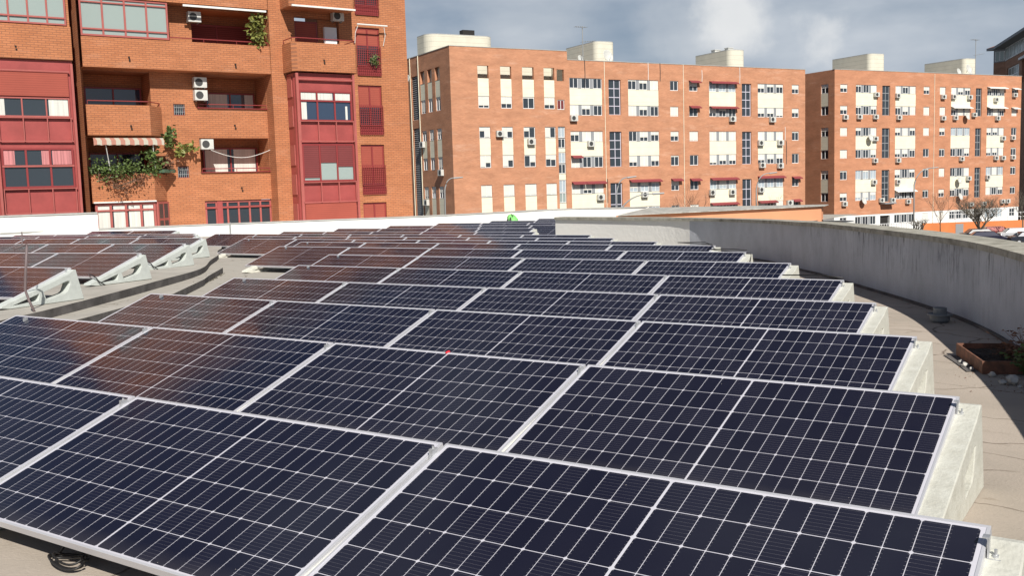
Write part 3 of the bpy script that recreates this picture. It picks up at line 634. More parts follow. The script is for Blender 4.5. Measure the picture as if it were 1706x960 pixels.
MB().lathe([(.05, .095), (.145, .09), (.150, .10), (.148, .112), (.135, .112), (.13, .103), (.05, .103)], 28).build('flange', M['ventgrey'], v)
MB().lathe([(.078, .10), (.078, .185), (.074, .19), (.066, .19), (.066, .16), (0, .155)], 28).build('cap', M['ventgrey'], v)
# rusty tray
tr = thing('metal_tray', 'rusty open metal tray with soil and dry weeds at the foot of the grey wall', 'tray', T(-1.13, 6.08, prof(6) + DZ + .005, R(-68)))
f = MB(); LX, LY, HH = .87, .42, .105
f.box(0, LX, -.012, 0, 0, HH); f.box(0, LX, LY, LY + .012, 0, HH); f.box(-.012, 0, -.012, LY + .012, 0, HH); f.box(LX, LX + .012, -.012, LY + .012, 0, HH); f.box(0, LX, 0, LY, 0, .01)
f.build('body', M['rust'], tr)
sm = MB(); k = 12; rr = random.Random(5); base = len(sm.v)
for i in range(k + 1):
    for j in range(k + 1): sm.v.append((.01 + (LX - .02) * i / k, .01 + (LY - .02) * j / k, .035 + .03 * rr.random() + .02 * math.sin(i * .7)))
for i in range(k):
    for j in range(k): sm.f.append((i * (k + 1) + j, (i + 1) * (k + 1) + j, (i + 1) * (k + 1) + j + 1, i * (k + 1) + j + 1))
sm.build('soil', M['soil'], tr)
def weeds(cx, cy, cz, n, h, spread, mt, seed, label, leaf=.03):
    q = random.Random(seed); t = MB()
    for i in range(n):
        a = q.random() * 6.28; r0 = q.random() * spread * .4; x, y = cx + r0 * math.cos(a), cy + r0 * math.sin(a)
        lean = q.random() * spread; hh = h * (.4 + .6 * q.random()); pts = []
        for j in range(5):
            u = j / 4; pts.append((x + lean * u * u * math.cos(a), y + lean * u * u * math.sin(a), cz + hh * u))
        t.tube(pts, .003, 4, .0012)
        for j in range(6):
            u = .3 + .7 * q.random(); px, py, pz = x + lean * u * u * math.cos(a), y + lean * u * u * math.sin(a), cz + hh * u
            s = leaf * (.5 + q.random()); b = q.random() * 6.28
            t.poly([(px, py, pz), (px + s * math.cos(b), py + s * math.sin(b), pz + s * .3), (px + s * 1.4 * math.cos(b + .4), py + s * 1.4 * math.sin(b + .4), pz - s * .2)])
    return tag(t.build('weed', mt), label, 'weed', 'weeds by the metal tray')
weeds(-.50, 5.40, prof(5.6) + DZ, 30, .26, .20, M['leaf'], 1, 'dark green weed growing at the right end of the rusty tray')
weeds(-.50, 5.75, prof(5.6) + DZ, 44, .32, .26, M['dryleaf'], 2, 'dry brown weed between the rusty tray and the grey wall')
weeds(-.70, 5.85, prof(5.6) + DZ + .04, 26, .14, .22, M['dryleaf'], 3, 'small dry weed behind the rusty tray', .02)
for i, (x, y, s, lab) in enumerate([(-1.04, 5.71, .022, 'small pale stone left of the rusty tray, farthest of the row'), (-.98, 5.53, .03, 'pale broken stone left of the rusty tray, middle of the row'),
        (-.91, 5.39, .022, 'rounded white stone left of the rusty tray, nearest of the row'), (-.73, 5.19, .028, 'grey stone in shadow before the rusty tray'), (-.62, 4.91, .026, 'small grey stone in shadow, left of the larger lump'),
        (-.55, 4.93, .05, 'largest pale lump of rubble in the shadow before the tray'), (-.49, 4.82, .018, 'tiny pale pebble right of the rubble lump')]):
    q = random.Random(40 + i); bm = bmesh.new(); bmesh.ops.create_icosphere(bm, subdivisions=2, radius=s)
    for vv in bm.verts: vv.co *= .75 + .5 * q.random(); vv.co.z *= .8
    me = bpy.data.meshes.new('stone'); bm.to_mesh(me); bm.free(); me.materials.append(M['rubble'])
    o = bpy.data.objects.new('stone', me); C.objects.link(o); o.location = (x, y, prof(y) + DZ + s * .6); tag(o, lab, 'stone', 'stones near the metal tray')
gr = MB(); q = random.Random(77)
for i in range(700):
    if i < 380:
        y = q.uniform(1.5, 13.5); x = wall_x(y) - .03 - abs(q.gauss(0, .12))
    else:
        y = q.gauss(5.0, .32); x = -.40 - abs(q.gauss(0, .20)) - (y - 5) * .35
        if x > wall_x(y) - .03: continue
    s = .002 + .006 * q.random() ** 3; z = prof(y) + DZ + .002; a = q.random() * 3.14; c, sn = math.cos(a) * s * 2, math.sin(a) * s * 2
    gr.poly([(x - c, y - sn, z), (x + sn * .5, y - c * .5, z + s), (x + c, y + sn, z), (x - sn * .4, y + c * .4, z + s * 1.3)])
tag(gr.build('roof_litter', M['dryleaf']), 'dead leaves and grit along the foot of the curved wall', 'litter', kind='stuff')
# flat crumpled felt strip with grit left of the tray
fs = MB(); fs.poly([(-1.24, 6.03, 0), (-1.10, 5.72, 0), (-.93, 5.30, 0), (-.87, 5.36, 0), (-.98, 5.70, 0), (-1.13, 6.04, 0)])
for i in range(len(fs.v)): x, y, _ = fs.v[i]; fs.v[i] = (x, y, prof(y) + DZ + .008)
tag(fs.build('felt_scrap', M['felt_dark']), 'torn dark felt scrap lying beside the rusty tray', 'felt scrap')
# red clip on second row panel
rc = thing('clip', 'small red clip on the top edge of a second row panel', 'clip', T(-.422 - 1.5 * G - .0, 1.959, -.022, 0, TILT))
MB().box(-.008, .006, -.022, .004, .001, .009).build('clip_body', M['redclip'], rc, bevel=.002)
MB().box(-.004, .010, .0045, .011, -.012, .008).build('clip_jaw', M['redclip'], rc, bevel=.002)
# lime green bag beyond the last rows
gb = thing('bag', 'lime green and black bag standing behind the far rows of panels', 'bag', T(-22.15, 30.35, -.74, R(-35)) @ Matrix.Scale(.78, 4))
q = random.Random(9); bm = bmesh.new(); bmesh.ops.create_uvsphere(bm, u_segments=18, v_segments=10, radius=1)
for vv in bm.verts:
    x, y, z = vv.co; k = 1 + .10 * math.sin(5 * x + 3 * z) + .05 * q.random()
    vv.co = Vector((math.copysign(abs(x) ** .7, x) * .40 * k, math.copysign(abs(y) ** .8, y) * .25 * k, (math.copysign(abs(z) ** .7, z) + 1) * .40 * k))
me = bpy.data.meshes.new('fabric_body'); bm.to_mesh(me); bm.free(); me.materials.append(M['green'])
for p in me.polygons: p.use_smooth = True
o = bpy.data.objects.new('fabric_body', me); C.objects.link(o); o.parent = gb
sb = MB(); sb.box(-.45, -.36, -.20, .2, .0, .50); sb.tube([(.30, -.22, .72), (.42, -.24, .52), (.50, -.22, .28)], .035, 6); sb.box(-.02, .12, -.30, -.26, .42, .62); sb.tube([(-.2, -.05, .78), (0, -.02, .86), (.2, -.05, .8)], .02, 6)
sb.build('strap', M['blackfab'], gb)

# ---------------------------------------------------------------- facade builders
def facade(mb, mapf, u0, u1, z0, z1, holes, depth=.2):
    us = sorted(set([u0, u1] + [h[0] for h in holes] + [h[1] for h in holes])); zs = sorted(set([z0, z1] + [h[2] for h in holes] + [h[3] for h in holes]))
    us = [u for u in us if u0 <= u <= u1]; zs = [z for z in zs if z0 <= z <= z1]
    def inside(a, b): return any(h[0] < a < h[1] and h[2] < b < h[3] for h in holes)
    for i in range(len(us) - 1):
        for j in range(len(zs) - 1):
            a, b, c, d_ = us[i], us[i + 1], zs[j], zs[j + 1]
            if not inside((a + b) / 2, (c + d_) / 2): mb.poly([mapf(a, 0, c), mapf(b, 0, c), mapf(b, 0, d_), mapf(a, 0, d_)])
    for h in holes:
        a, b, c, d_ = h[:4]; dd = h[4] if len(h) > 4 else depth
        mb.poly([mapf(a, 0, c), mapf(a, 0, d_), mapf(a, dd, d_), mapf(a, dd, c)]); mb.poly([mapf(b, 0, c), mapf(b, 0, d_), mapf(b, dd, d_), mapf(b, dd, c)])
        mb.poly([mapf(a, 0, c), mapf(b, 0, c), mapf(b, dd, c), mapf(a, dd, c)]); mb.poly([mapf(a, 0, d_), mapf(b, 0, d_), mapf(b, dd, d_), mapf(a, dd, d_)])
def fbox(mb, mapf, a, b, d0, d1, c, e):                            # box given in facade coordinates (inward depth d)
    P = [mapf(a, d0, c), mapf(b, d0, c), mapf(b, d1, c), mapf(a, d1, c), mapf(a, d0, e), mapf(b, d0, e), mapf(b, d1, e), mapf(a, d1, e)]
    k = len(mb.v); mb.v += P
    for q in ((0, 3, 2, 1), (4, 5, 6, 7), (0, 1, 5, 4), (1, 2, 6, 5), (2, 3, 7, 6), (3, 0, 4, 7)): mb.f.append(tuple(k + i for i in q))
def window(root, mapf, a, b, c, e, panes=2, depth=.16, shut=0.0, fm='wframe', pm='pane', sm='shutter', fw=.06, rows=1, shuts=None, cur=None):
    f = MB(); D0, D1 = depth - .05, depth + .04
    fbox(f, mapf, a, b, D0, D1, c, c + fw); fbox(f, mapf, a, b, D0, D1, e - fw, e)
    fbox(f, mapf, a, a + fw, D0, D1, c + fw, e - fw); fbox(f, mapf, b - fw, b, D0, D1, c + fw, e - fw)
    for i in range(1, panes):
        u = a + (b - a) * i / panes; fbox(f, mapf, u - fw / 2, u + fw / 2, D0 + .005, D1 - .005, c + fw, e - fw)
    for i in range(1, rows):
        z = c + (e - c) * i / rows; fbox(f, mapf, a + fw, b - fw, D0 + .008, D1 - .008, z - fw / 2, z + fw / 2)
    w_ = f.build('window', M[fm], root)
    p = MB(); fbox(p, mapf, a + fw * .6, b - fw * .6, depth + .0, depth + .03, c + fw * .6, e - fw * .6); p.build('pane', M[pm], w_)
    if shuts is None: shuts = [shut] * panes
    for i, sh in enumerate(shuts):
        if sh <= .02: continue
        s = MB(); ua = a + (b - a) * i / len(shuts) + fw * .7; ub = a + (b - a) * (i + 1) / len(shuts) - fw * .7
        fbox(s, mapf, ua, ub, depth - .035, depth - .012, e - fw - (e - c - 2 * fw) * sh, e - fw * .5); s.build('shutter', M[sm], w_)
    for (ua, ub) in (cur or []):
        q = MB(); fbox(q, mapf, ua, ub, depth - .008, depth - .003, c + fw, e - fw); q.build('curtain', M['curtain'], w_)
    return w_
def frame_of(px, py, az):                                          # root: local x along the facade, local y into the building
    return Matrix.Translation((px, py, 0)) @ Matrix.Rotation(R(90 - az), 4, 'Z')
def ac_unit(root_m, mapf, u, z, label, grp, wdt=.85, h=.6, dep=.32, name='air_conditioner'):
    a = thing(name, label, 'air conditioner', root_m @ Matrix.Translation(mapf(u, 0, z)), grp)
    inv = Vector(mapf(0, 0, 0)); mf = lambda x, d_, zz: tuple(Vector(mapf(x, d_, zz)) - inv)
    b = MB(); fbox(b, mf, -wdt / 2, wdt / 2, -dep - .06, -.06, -h / 2, h / 2); b.build('casing', M['acwhite'], a)
    g_ = MB(); k = 16; r = h * .38; ux = -wdt * .12; g_.v.append(mf(ux, -dep - .068, 0))
    for i in range(k): g_.v.append(mf(ux + r * math.cos(2 * math.pi * i / k), -dep - .068, r * math.sin(2 * math.pi * i / k)))
    for i in range(k): g_.f.append((0, 1 + i, 1 + (i + 1) % k))
    g_.build('fan_grille', M['acdark'], a, fix=False)
    s = MB(); fbox(s, mf, -wdt * .36, -wdt * .32, -dep, 0, -h / 2 - .05, -h / 2); fbox(s, mf, wdt * .32, wdt * .36, -dep, 0, -h / 2 - .05, -h / 2); s.build('bracket', M['steel'], a)
    return a
def dish(m_, u, y, z, r, label, grp, ax=(.2, -1, .35)):
    a = thing('satellite_dish', label, 'satellite dish', m_ @ Matrix.Translation((u, y, z)), grp)
    qd = Vector(ax).normalized().to_track_quat('Z', 'Y').to_matrix().to_4x4(); b = MB()
    b.lathe([(0, 0), (r * .5, r * .05), (r * .85, r * .16), (r, r * .24), (r * .99, r * .27), (r * .84, r * .19), (r * .49, r * .08), (0, r * .03)], 20)
    b.v = [tuple(qd @ Vector(p)) for p in b.v]; b.build('reflector', M['acwhite'], a, smooth=True)
    s = MB(); e = qd @ Vector((0, 0, r * .95)); s.tube([tuple(qd @ Vector((0, -r * .9, r * .2))), tuple(e)], .015, 5); s.tube([(0, 0, 0), (0, .15, -.05), (0, .3, -.35)], .025, 6)
    s.build('arm', M['steel'], a); return a
idm = lambda u, d_, z: (u, d_, z)
STO = ['top', 'second', 'third', 'fourth', 'fifth', 'sixth', 'ground']

# ---------------------------------------------------------------- middle building
MM = frame_of(-53.5198, 88.5623, 27.2176)
rw = random.Random(21)
ROWM = [(11.29, 12.38), (8.43, 9.53), (5.65, 6.76), (2.88, 4.06), (.07, 1.19), (-2.7, -1.6)]
# corner block
b1 = thing('apartment_building', 'salmon brick corner block with four columns of narrow cream panelled windows', 'building', MM)
NC = [(-10.88, -9.63), (-8.28, -7.0), (-5.72, -4.34), (-3.14, -1.85)]; N5 = (-1.55, -.66)
holes = [(a, b, 12.08, 13.32, .3) for a, b in NC] + [(N5[0], N5[1], 12.0, 13.2, .3)]
for a, b in NC:
    holes += [(a, b, 9.06, 12.07, .14), (a, b, 3.04, 7.2, .14), (a, b, -4.5, 1.3, .14)]
holes += [(N5[0], N5[1], 9.0, 10.05, .14), (N5[0], N5[1], -1.6, 7.25, .2)]
wl = MB(); facade(wl, idm, -13.94, -.22, GZ, 15.12, holes)
u0 = -13.94
mp_side = lambda a, d_, z: (u0 + d_, a, z)
SC = [(2.45, 3.62), (4.38, 5.5), (6.2, 7.38)]
sh = [(a, b, 12.1, 13.4, .3) for a, b in SC]
for a, b in SC: sh += [(a, b, 9.0, 12.09, .14), (a, b, 3.0, 7.2, .14), (a, b, -4.5, 1.3, .14)]
sh += [(7.75, 9.65, 8.5, 13.1, .3), (7.75, 9.65, -5, 7.6, .3)]
facade(wl, mp_side, 0, 12.2, GZ, 15.12, sh)
wl.poly([(-.22, 0, 14), (-.22, 12.2, 14), (-.22, 12.2, 15.12), (-.22, 0, 15.12)]); wl.poly([(-13.94, 12.2, GZ), (-.22, 12.2, GZ), (-.22, 12.2, 15.12), (-13.94, 12.2, 15.12)])
wl.build('wall', M['brickM'], b1)
rf = MB(); rf.box(-13.6, -.5, 3.2, 11.9, 13.9, 14.0); rf.build('roof', M['roofflat'], b1)
pc = MB(); pc.box(-13.98, -.2, -.04, .3, 15.123, 15.18); pc.box(-13.98, -13.68, .302, 12.2, 15.123, 15.18); pc.build('parapet_cap', M['whitecap'], b1)
at = MB(); at.box(-13.6, -.24, 3.0, 3.15, 11.95, 14.6); at.box(-.40, -.25, .32, 2.99, 11.96, 14.9); at.box(-13.6, -13.45, 3.16, 11, 11.96, 14.5); at.build('terrace_wall', M['pconc'], b1)
t2 = MB(); t2.box(-13.7, -.3, .32, 11, 11.5, 11.945); t2.build('terrace_floor', M['roofflat'], b1)
for (a, b) in NC:
    for c, e in ((10.28, 12.06), (4.32, 6.02), (-4.4, .03)):
        p = MB(); fbox(p, idm, a + .005, b - .005, .02, .13, c, e); p.build('infill_panel', M['cream'], b1)
for i, (a, b) in enumerate(NC):
    for j, (c, e) in enumerate(((9.08, 10.24), (6.06, 7.18), (3.06, 4.28), (.09, 1.28))):
        st = [[.8, .8], [.62, .62], [.05, .05], [.66, .66]][i] if j == 0 else ([rw.choice([0, .35, .6, .95]), rw.choice([0, .4, .6, .95])] if j < 3 else [.96, .96])
        window(b1, idm, a + .01, b - .01, c, e, 2, .12, shuts=st, pm='pane' if j < 3 else 'panelit')
window(b1, idm, N5[0] + .01, N5[1] - .01, 9.02, 10.03, 2, .12, pm='pane', sm='maroonshut', shuts=[.98, .98])
for c, e, pm_ in ((6.1, 7.2, 'panelit'), (5.0, 6.0, 'pane'), (3.4, 4.5, 'panelit'), (2.3, 3.3, 'pane'), (.3, 1.6, 'panelit'), (-.8, .25, 'panegrey')):
    window(b1, idm, N5[0] + .01, N5[1] - .01, c, e, 2, .16, pm=pm_)
for c, e in ((4.55, 4.95), (1.65, 2.25), (-1.55, -.85)):
    p = MB(); fbox(p, idm, N5[0] + .01, N5[1] - .01, .08, .15, c, e); p.build('infill_panel', M['cream'], b1)
for (a, b) in SC:
    for c, e in ((10.4, 12.07), (4.3, 6.05), (-4.4, .05)):
        p = MB(); fbox(p, mp_side, a + .005, b - .005, .02, .13, c, e); p.build('infill_panel', M['cream'], b1)
    for c, e in ((9.02, 10.38), (6.1, 7.18), (3.05, 4.26), (.08, 1.28)):
        window(b1, mp_side, a + .01, b - .01, c, e, 2, .12, shuts=[rw.choice([.1, .5, .9])] * 2, pm='panelit' if rw.random() < .4 else 'pane')
for c0, c1 in ((8.5, 13.1), (-5, 7.6)):
    p = MB(); z = c0
    while z < c1 - .1:
        p.poly([mp_side(7.76, .05, z), mp_side(9.64, .05, z), mp_side(9.64, .17, z + .13), mp_side(7.76, .17, z + .13)]); z += .22
    p.poly([mp_side(7.76, .28, c0), mp_side(9.64, .28, c0), mp_side(9.64, .28, c1), mp_side(7.76, .28, c1)])
    p.build('louvre', M['gdiv'], b1)
dp = MB(); dp.tube([(u0 - .08, 7.62, GZ), (u0 - .08, 7.62, 15.1)], .045, 6); dp.build('downpipe', M['cream'], b1)
dp = MB(); dp.tube([(u0 - .08, 9.8, GZ), (u0 - .08, 9.8, 15.1)], .045, 6); dp.build('downpipe', M['cream'], b1)
def tower(root, u0_, u1_, y0, y1, z0, z1, rad, name='stair_tower'):
    t = MB(); pts = []; k = 8
    for (cx, cy, a0) in ((u1_ - rad, y0 + rad, -90), (u1_ - .02, y1, 0), (u0_ + .02, y1, 90), (u0_ + rad, y0 + rad, 180)):
        if cy == y1: pts.append((cx + (.02 if a0 == 0 else -.02), cy)); continue
        for i in range(k + 1):
            aa = R(a0 + 90 * i / k); pts.append((cx + rad * math.cos(aa), cy + rad * math.sin(aa)))
    t.prism(pts, z0, z1); o = t.build(name, M['pconc'], root)
    c = MB(); c.prism([(x, y) for x, y in pts], z1 + .003, z1 + .09); c.build('tower_cap', M['whitecap'], o)
    return o
tower(b1, -13.3, -5.4, 6.4, 9.2, 13.9, 17.25, 1.2)
ch = MB(); ch.box(-9.1, -7.7, 6.6, 7.4, 17.24, 17.9); ch.build('chimney', M['dark'], b1)
# long block
b2 = thing('apartment_building', 'salmon brick block with cream panels between the corner block and the roof seam', 'building', MM)
b2r = thing('apartment_building', 'salmon brick block with maroon awnings, right half of the middle building', 'building', MM)
SE2 = 15.2
def half2(u): return b2 if u < SE2 else b2r
GR = [(0, 4.13), (7.58, 11.72), (18.97, 22.99), (26.38, 30.44)]; SG = [(13.34, 14.5), (16.05, 17.3), (31.86, 33.0)]; STR = [(5.0, 6.6), (23.9, 25.36)]
STZ = [(8.53, 12.32), (2.9, 6.73), (-3.6, 1.14)]
holes = []
for a, b in GR: holes += [(a, b, 8.43, 12.38, .16), (a, b, 2.88, 6.76, .16), (a, b, -2.7, 1.19, .16)]
for a, b in SG: holes += [(a, b, c, e, .16) for c, e in ROWM]
for a, b in STR: holes += [(a, b, c, e, .25) for c, e in STZ]
for (ua, ub, rt) in ((-.22, SE2, b2), (SE2, 34.05, b2r)):
    wl = MB(); facade(wl, idm, ua, ub, GZ, 14.22, [h for h in holes if ua <= h[0] < ub])
    wl.poly([(ub, .002, GZ), (ub, 12, GZ), (ub, 12, 14.22), (ub, .002, 14.22)]); wl.poly([(ua, 12, GZ), (ub, 12, GZ), (ub, 12, 14.22), (ua, 12, 14.22)])
    wl.build('wall', M['brickM'], rt)
    MB().box(ua + .02, ub - .02, .3, 11.8, 13.5, 13.6).build('roof', M['roofflat'], rt)
    MB().box(ua + .02, ub + (.04 if ub > 20 else -.01), -.04, .28, 14.223, 14.28).build('parapet_cap', M['whitecap'], rt)
for a, b in GR:
    for c, e in ((9.56, 11.27), (4.09, 5.63), (-1.57, .04)):
        p = MB(); fbox(p, idm, a + .005, b - .005, .02, .14, c, e); p.build('infill_panel', M['cream'], half2(a))
def triple(root, a, b, c, e, rnd, cfg=None):
    wdt = (b - a); ww = wdt * .267; gp = (wdt - 3 * ww) / 2; fw = .055; f = MB(); todo = []
    pm = M['pane'] if rnd.random() < .7 else M['panelit']
    fbox(f, idm, a, b, .10, .155, c, c + fw); fbox(f, idm, a, b, .10, .155, e - fw, e)
    for i in range(3):
        ua = a + i * (ww + gp); ub = ua + ww
        fbox(f, idm, ua, ub, .07, .0995, c, c + fw); fbox(f, idm, ua, ub, .07, .0995, e - fw, e); fbox(f, idm, ua, ua + fw, .07, .15, c + fw, e - fw); fbox(f, idm, ub - fw, ub, .07, .15, c + fw, e - fw)
        fbox(f, idm, (ua + ub) / 2 - .03, (ua + ub) / 2 + .03, .075, .145, c + fw, e - fw)
        p = MB(); fbox(p, idm, ua + .03, ub - .03, .115, .135, c + .03, e - .03); todo.append((p, 'pane', pm))
        st = (cfg[i] if cfg else rnd.choice([0, 0, .15, .35, .6, .65, .97]))
        if st > .02: s = MB(); fbox(s, idm, ua + .05, ub - .05, .085, .105, e - fw - (e - c - .1) * st, e - .03); todo.append((s, 'shutter', M['shutter']))
        if i < 2: dv = MB(); fbox(dv, idm, ub, ub + gp, .06, .0985, c, e); todo.append((dv, 'mullion_panel', M['gdiv']))
    w_ = f.build('window', M['wframe'], root)
    for (q, nm, mt) in todo: q.build(nm, mt, w_)
CF = {(0, 0): [0, 0, 0], (0, 1): [.97, .35, 0], (1, 0): [.1, .3, .97], (2, 2): [.97, .97, .97], (3, 2): [.97, .97, .97], (1, 3): [.6, .97, .5], (2, 0): [0, 0, 0], (3, 0): [.5, .3, .3], (3, 3): [.6, .5, .45], (2, 3): [.8, .6, .6], (3, 1): [.6, .6, .85]}
for gi, (a, b) in enumerate(GR):
    for ri, (c, e) in enumerate(ROWM):
        triple(half2(a), a + .01, b - .01, c + .01, e - .01, rw, CF.get((gi, ri)))
for gi, (a, b) in enumerate(SG):
    for ri, (c, e) in enumerate(ROWM):
        window(half2(a), idm, a + .01, b - .01, c + .01, e - .01, 2, .12, shuts=[rw.choice([.1, .5, .97, 0])] * 2)
def stairwin(root, a, b, c, e, n, mtf='lilac'):
    f = MB(); fw = .09
    for i in range(n + 1): z = c + (e - c) * i / n; fbox(f, idm, a, b, .14, .22, max(c, z - fw / 2), min(e, z + fw / 2))
    for u in (a, (a + b) / 2 - fw / 2, b - fw): fbox(f, idm, u, u + fw, .145, .215, c, e)
    w_ = f.build('stair_window', M[mtf], root); p = MB(); fbox(p, idm, a + .02, b - .02, .18, .2, c + .02, e - .02); p.build('pane', M['pane'], w_)
for a, b in STR:
    for c, e in STZ: stairwin(half2(a), a + .01, b - .01, c + .01, e - .01, 4)
def awning(root, a, b, z, out=.5, drop=.22, mt='awnred'):
    p = MB(); p.poly([(a, -.02, z), (b, -.02, z), (b, -out, z - drop), (a, -out, z - drop)]); p.poly([(a, -out, z - drop), (b, -out, z - drop), (b, -out, z - drop - .1), (a, -out, z - drop - .1)])
    p.poly([(a, -.02, z), (a, -out, z - drop), (a, -out, z - drop - .03), (a, -.02, z - .03)]); p.build('awning', M[mt], root, fix=False)
for (a, b, z) in [(19.0, 23.1, 12.5), (19.0, 23.1, 9.65), (16.0, 17.5, 12.5), (16.0, 17.5, 9.65), (0, 1.3, 4.2), (0, 1.7, 1.4), (1.75, 4.3, 1.4), (7.5, 11.8, 1.45), (13.3, 14.8, 1.45), (16.0, 17.5, 1.4),
                  (19, 23.1, 1.4), (26.3, 30.5, 1.45), (31.8, 33.2, 1.3), (19, 23.1, -1.5), (26.3, 29.2, -1.5), (31.8, 33.2, -1.5)]:
    awning(half2(a), a, b, z)
for u in (5.0 - .55, 15.2): dp = MB(); dp.tube([(u, -.05, GZ), (u, -.05, 14.2)], .035, 6); dp.build('downpipe', M['cream'], b2)
for (u0_, u1_, y0, y1, zt_) in ((7.5, 10.2, 6, 12.4, 17.3), (27.4, 30.0, 6, 12.6, 17.15)): tower(half2(u0_), u0_, u1_, y0, y1, 13.6, zt_, .7)
for (u, z0_, z1_, mt_) in ((1.95, 11.4, 14.3, 'acdark'), (11.95, 12.3, 14.3, 'acdark'), (10.3, 12.35, 14.3, 'awnwhite'), (17.9, 12.4, 13.7, 'awnwhite'), (23.55, 12.3, 14.2, 'awnwhite'), (4.6, -1.0, 1.6, 'acdark'), (30.9, 2.8, 5.6, 'acdark'), (30.7, 5.7, 7.3, 'awnwhite')):
    q_ = MB(); q_.tube([(u, -.04, z0_), (u + .03, -.04, (z0_ + z1_) / 2), (u, -.04, z1_)], .035, 5); q_.build('wall_cable', M[mt_], half2(u))
for (x, y, w1_, h_, rt) in ((28.0, 9.5, .9, .35, b2r), (28.9, 8.0, .8, .45, b2r), (22.0, 3.0, 1.2, 1.0, b2r), (14.0, 4.0, .7, .8, b2)):
    q_ = MB(); zb_ = 17.25 if h_ < .5 else 13.6; q_.box(x, x + w1_, y, y + .7, zb_, zb_ + h_); q_.box(x - .06, x + w1_ + .06, y - .06, y + .76, zb_ + h_ + .003, zb_ + h_ + .07); q_.build('roof_vent', M['acwhite'], rt)
# ---------------------------------------------------------------- right building
MR = frame_of(-34.3504, 128.2688, 28.6703)
b3 = thing('apartment_building', 'brick block with white ground storey, left of the seam, entrance under a canopy', 'building', MR)
b3r = thing('apartment_building', 'brick block with white awnings and satellite dishes, right of the seam', 'building', MR)
SE3 = 14.47
def half3(u): return b3 if u < SE3 else b3r
GR3 = [(-.03, 3.71), (7.12, 10.94), (17.83, 21.71), (25.18, 28.86)]; SG3 = [(-2.75, -1.5), (12.43, 13.59), (15.58, 16.7), (30.41, 31.59)]; ST3 = [(4.69, 6.12), (22.81, 24.05)]
ROWR = [(11.76, 12.78), (8.97, 10.09), (6.24, 7.33), (3.4, 4.5), (.66, 1.84), (-2.1, -1.03)]; RG = (-5.3, -4.15); GB = -3.95
STZ3 = [(8.9, 12.75), (3.35, 7.25), (-2.4, 1.8)]
holes = []
for a, b in GR3: holes += [(a, b, 8.97, 12.78, .16), (a, b, 3.4, 7.33, .16), (a, b, -2.1, 1.84, .16)]
for a, b in SG3: holes += [(a, b, c, e, .16) for c, e in ROWR]
for a, b in ST3: holes += [(a, b, c, e, .25) for c, e in STZ3]
ur = -3.73; mp3 = lambda a, d_, z: (ur + d_, a, z)
sh = []
for c, e in ((8.97, 12.9), (3.4, 7.4), (-2.1, 1.9)): sh.append((1.05, 2.35, c, e, .14))
for (ua, ub, rt) in ((-3.73, SE3, b3), (SE3, 32.45, b3r)):
    wl = MB(); facade(wl, idm, ua, ub, GB, 14.6, [h for h in holes if ua <= h[0] < ub])
    if rt is b3: facade(wl, mp3, 0, 12, GB, 14.6, sh)
    wl.poly([(ub, .002, GB), (ub, 12, GB), (ub, 12, 14.6), (ub, .002, 14.6)]); wl.poly([(ua, 12, GB), (ub, 12, GB), (ub, 12, 14.6), (ua, 12, 14.6)])
    wl.build('wall', M['brickR'], rt)
    gs = MB(); g0 = ua + (.03 if rt is b3 else 0); g1 = ub - (.05 if rt is b3r else 0)
    gh = [(a, b, RG[0], RG[1], .16) for a, b in GR3 + SG3] + [(4.5, 6.3, GZ + .3, -4.2, .4)]
    facade(gs, lambda u, d_, z: (u, d_ + .03, z), g0, g1, GZ, GB - .004, [h for h in gh if ua <= h[0] < ub])
    if rt is b3: gs.poly([(g0, .03, GZ), (g0, 12, GZ), (g0, 12, GB - .004), (g0, .03, GB - .004)])
    gs.build('ground_storey', M['white'], rt)
    MB().box(ua + .1, ub - .02, .3, 11.8, 13.9, 14.0).build('roof', M['roofflat'], rt)
    MB().box(ua - (.04 if rt is b3 else -.01), ub - (.01 if rt is b3 else -.05), -.04, .28, 14.603, 14.66).build('parapet_cap', M['whitecap'], rt)
p = MB(); fbox(p, idm, 4.4, 6.5, -.9, .0, -2.65, -2.5); p.build('canopy', M['gdiv'], b3)
p = MB(); fbox(p, idm, 4.6, 6.2, .3, .35, GZ + .3, -4.2); fbox(p, idm, 22.8, 24.1, .0, .02, GZ + .3, -3.96); p.build('door', M['dark'], b3)
for a, b in GR3:
    for c, e in ((10.12, 11.73), (4.53, 6.21), (-1.0, .63)):
        p = MB(); fbox(p, idm, a + .005, b - .005, .02, .14, c, e); p.build('infill_panel', M['cream'], half3(a))
    for ri, (c, e) in enumerate(ROWR): triple(half3(a), a + .01, b - .01, c + .01, e - .01, rw)
    triple(half3(a), a + .01, b - .01, RG[0] + .01, RG[1] - .01, rw, [0, 0, 0])
for a, b in SG3:
    for ri, (c, e) in enumerate(ROWR + [RG]): window(half3(a), idm, a + .01, b - .01, c + .01, e - .01, 2, .12, shuts=[rw.choice([.1, .5, .97, 0])] * 2)
for a, b in ST3:
    for c, e in STZ3: stairwin(half3(a), a + .01, b - .01, c + .01, e - .01, 5 if c < 0 else 4, 'gdiv')
for c, e in ((8.97, 12.9), (3.4, 7.4), (-2.1, 1.9)):
    window(b3, mp3, 1.06, 2.34, e - 1.15, e - .01, 2, .12, shuts=[.4, .4]); window(b3, mp3, 1.06, 2.34, c + .01, c + 1.12, 2, .12)
    p = MB(); fbox(p, mp3, 1.055, 2.345, .02, .13, c + 1.15, e - 1.18); p.build('infill_panel', M['cream'], b3)
dp = MB(); dp.tube([(14.47, -.05, GZ), (14.47, -.05, 14.5)], .035, 6); dp.build('downpipe', M['cream'], b3)
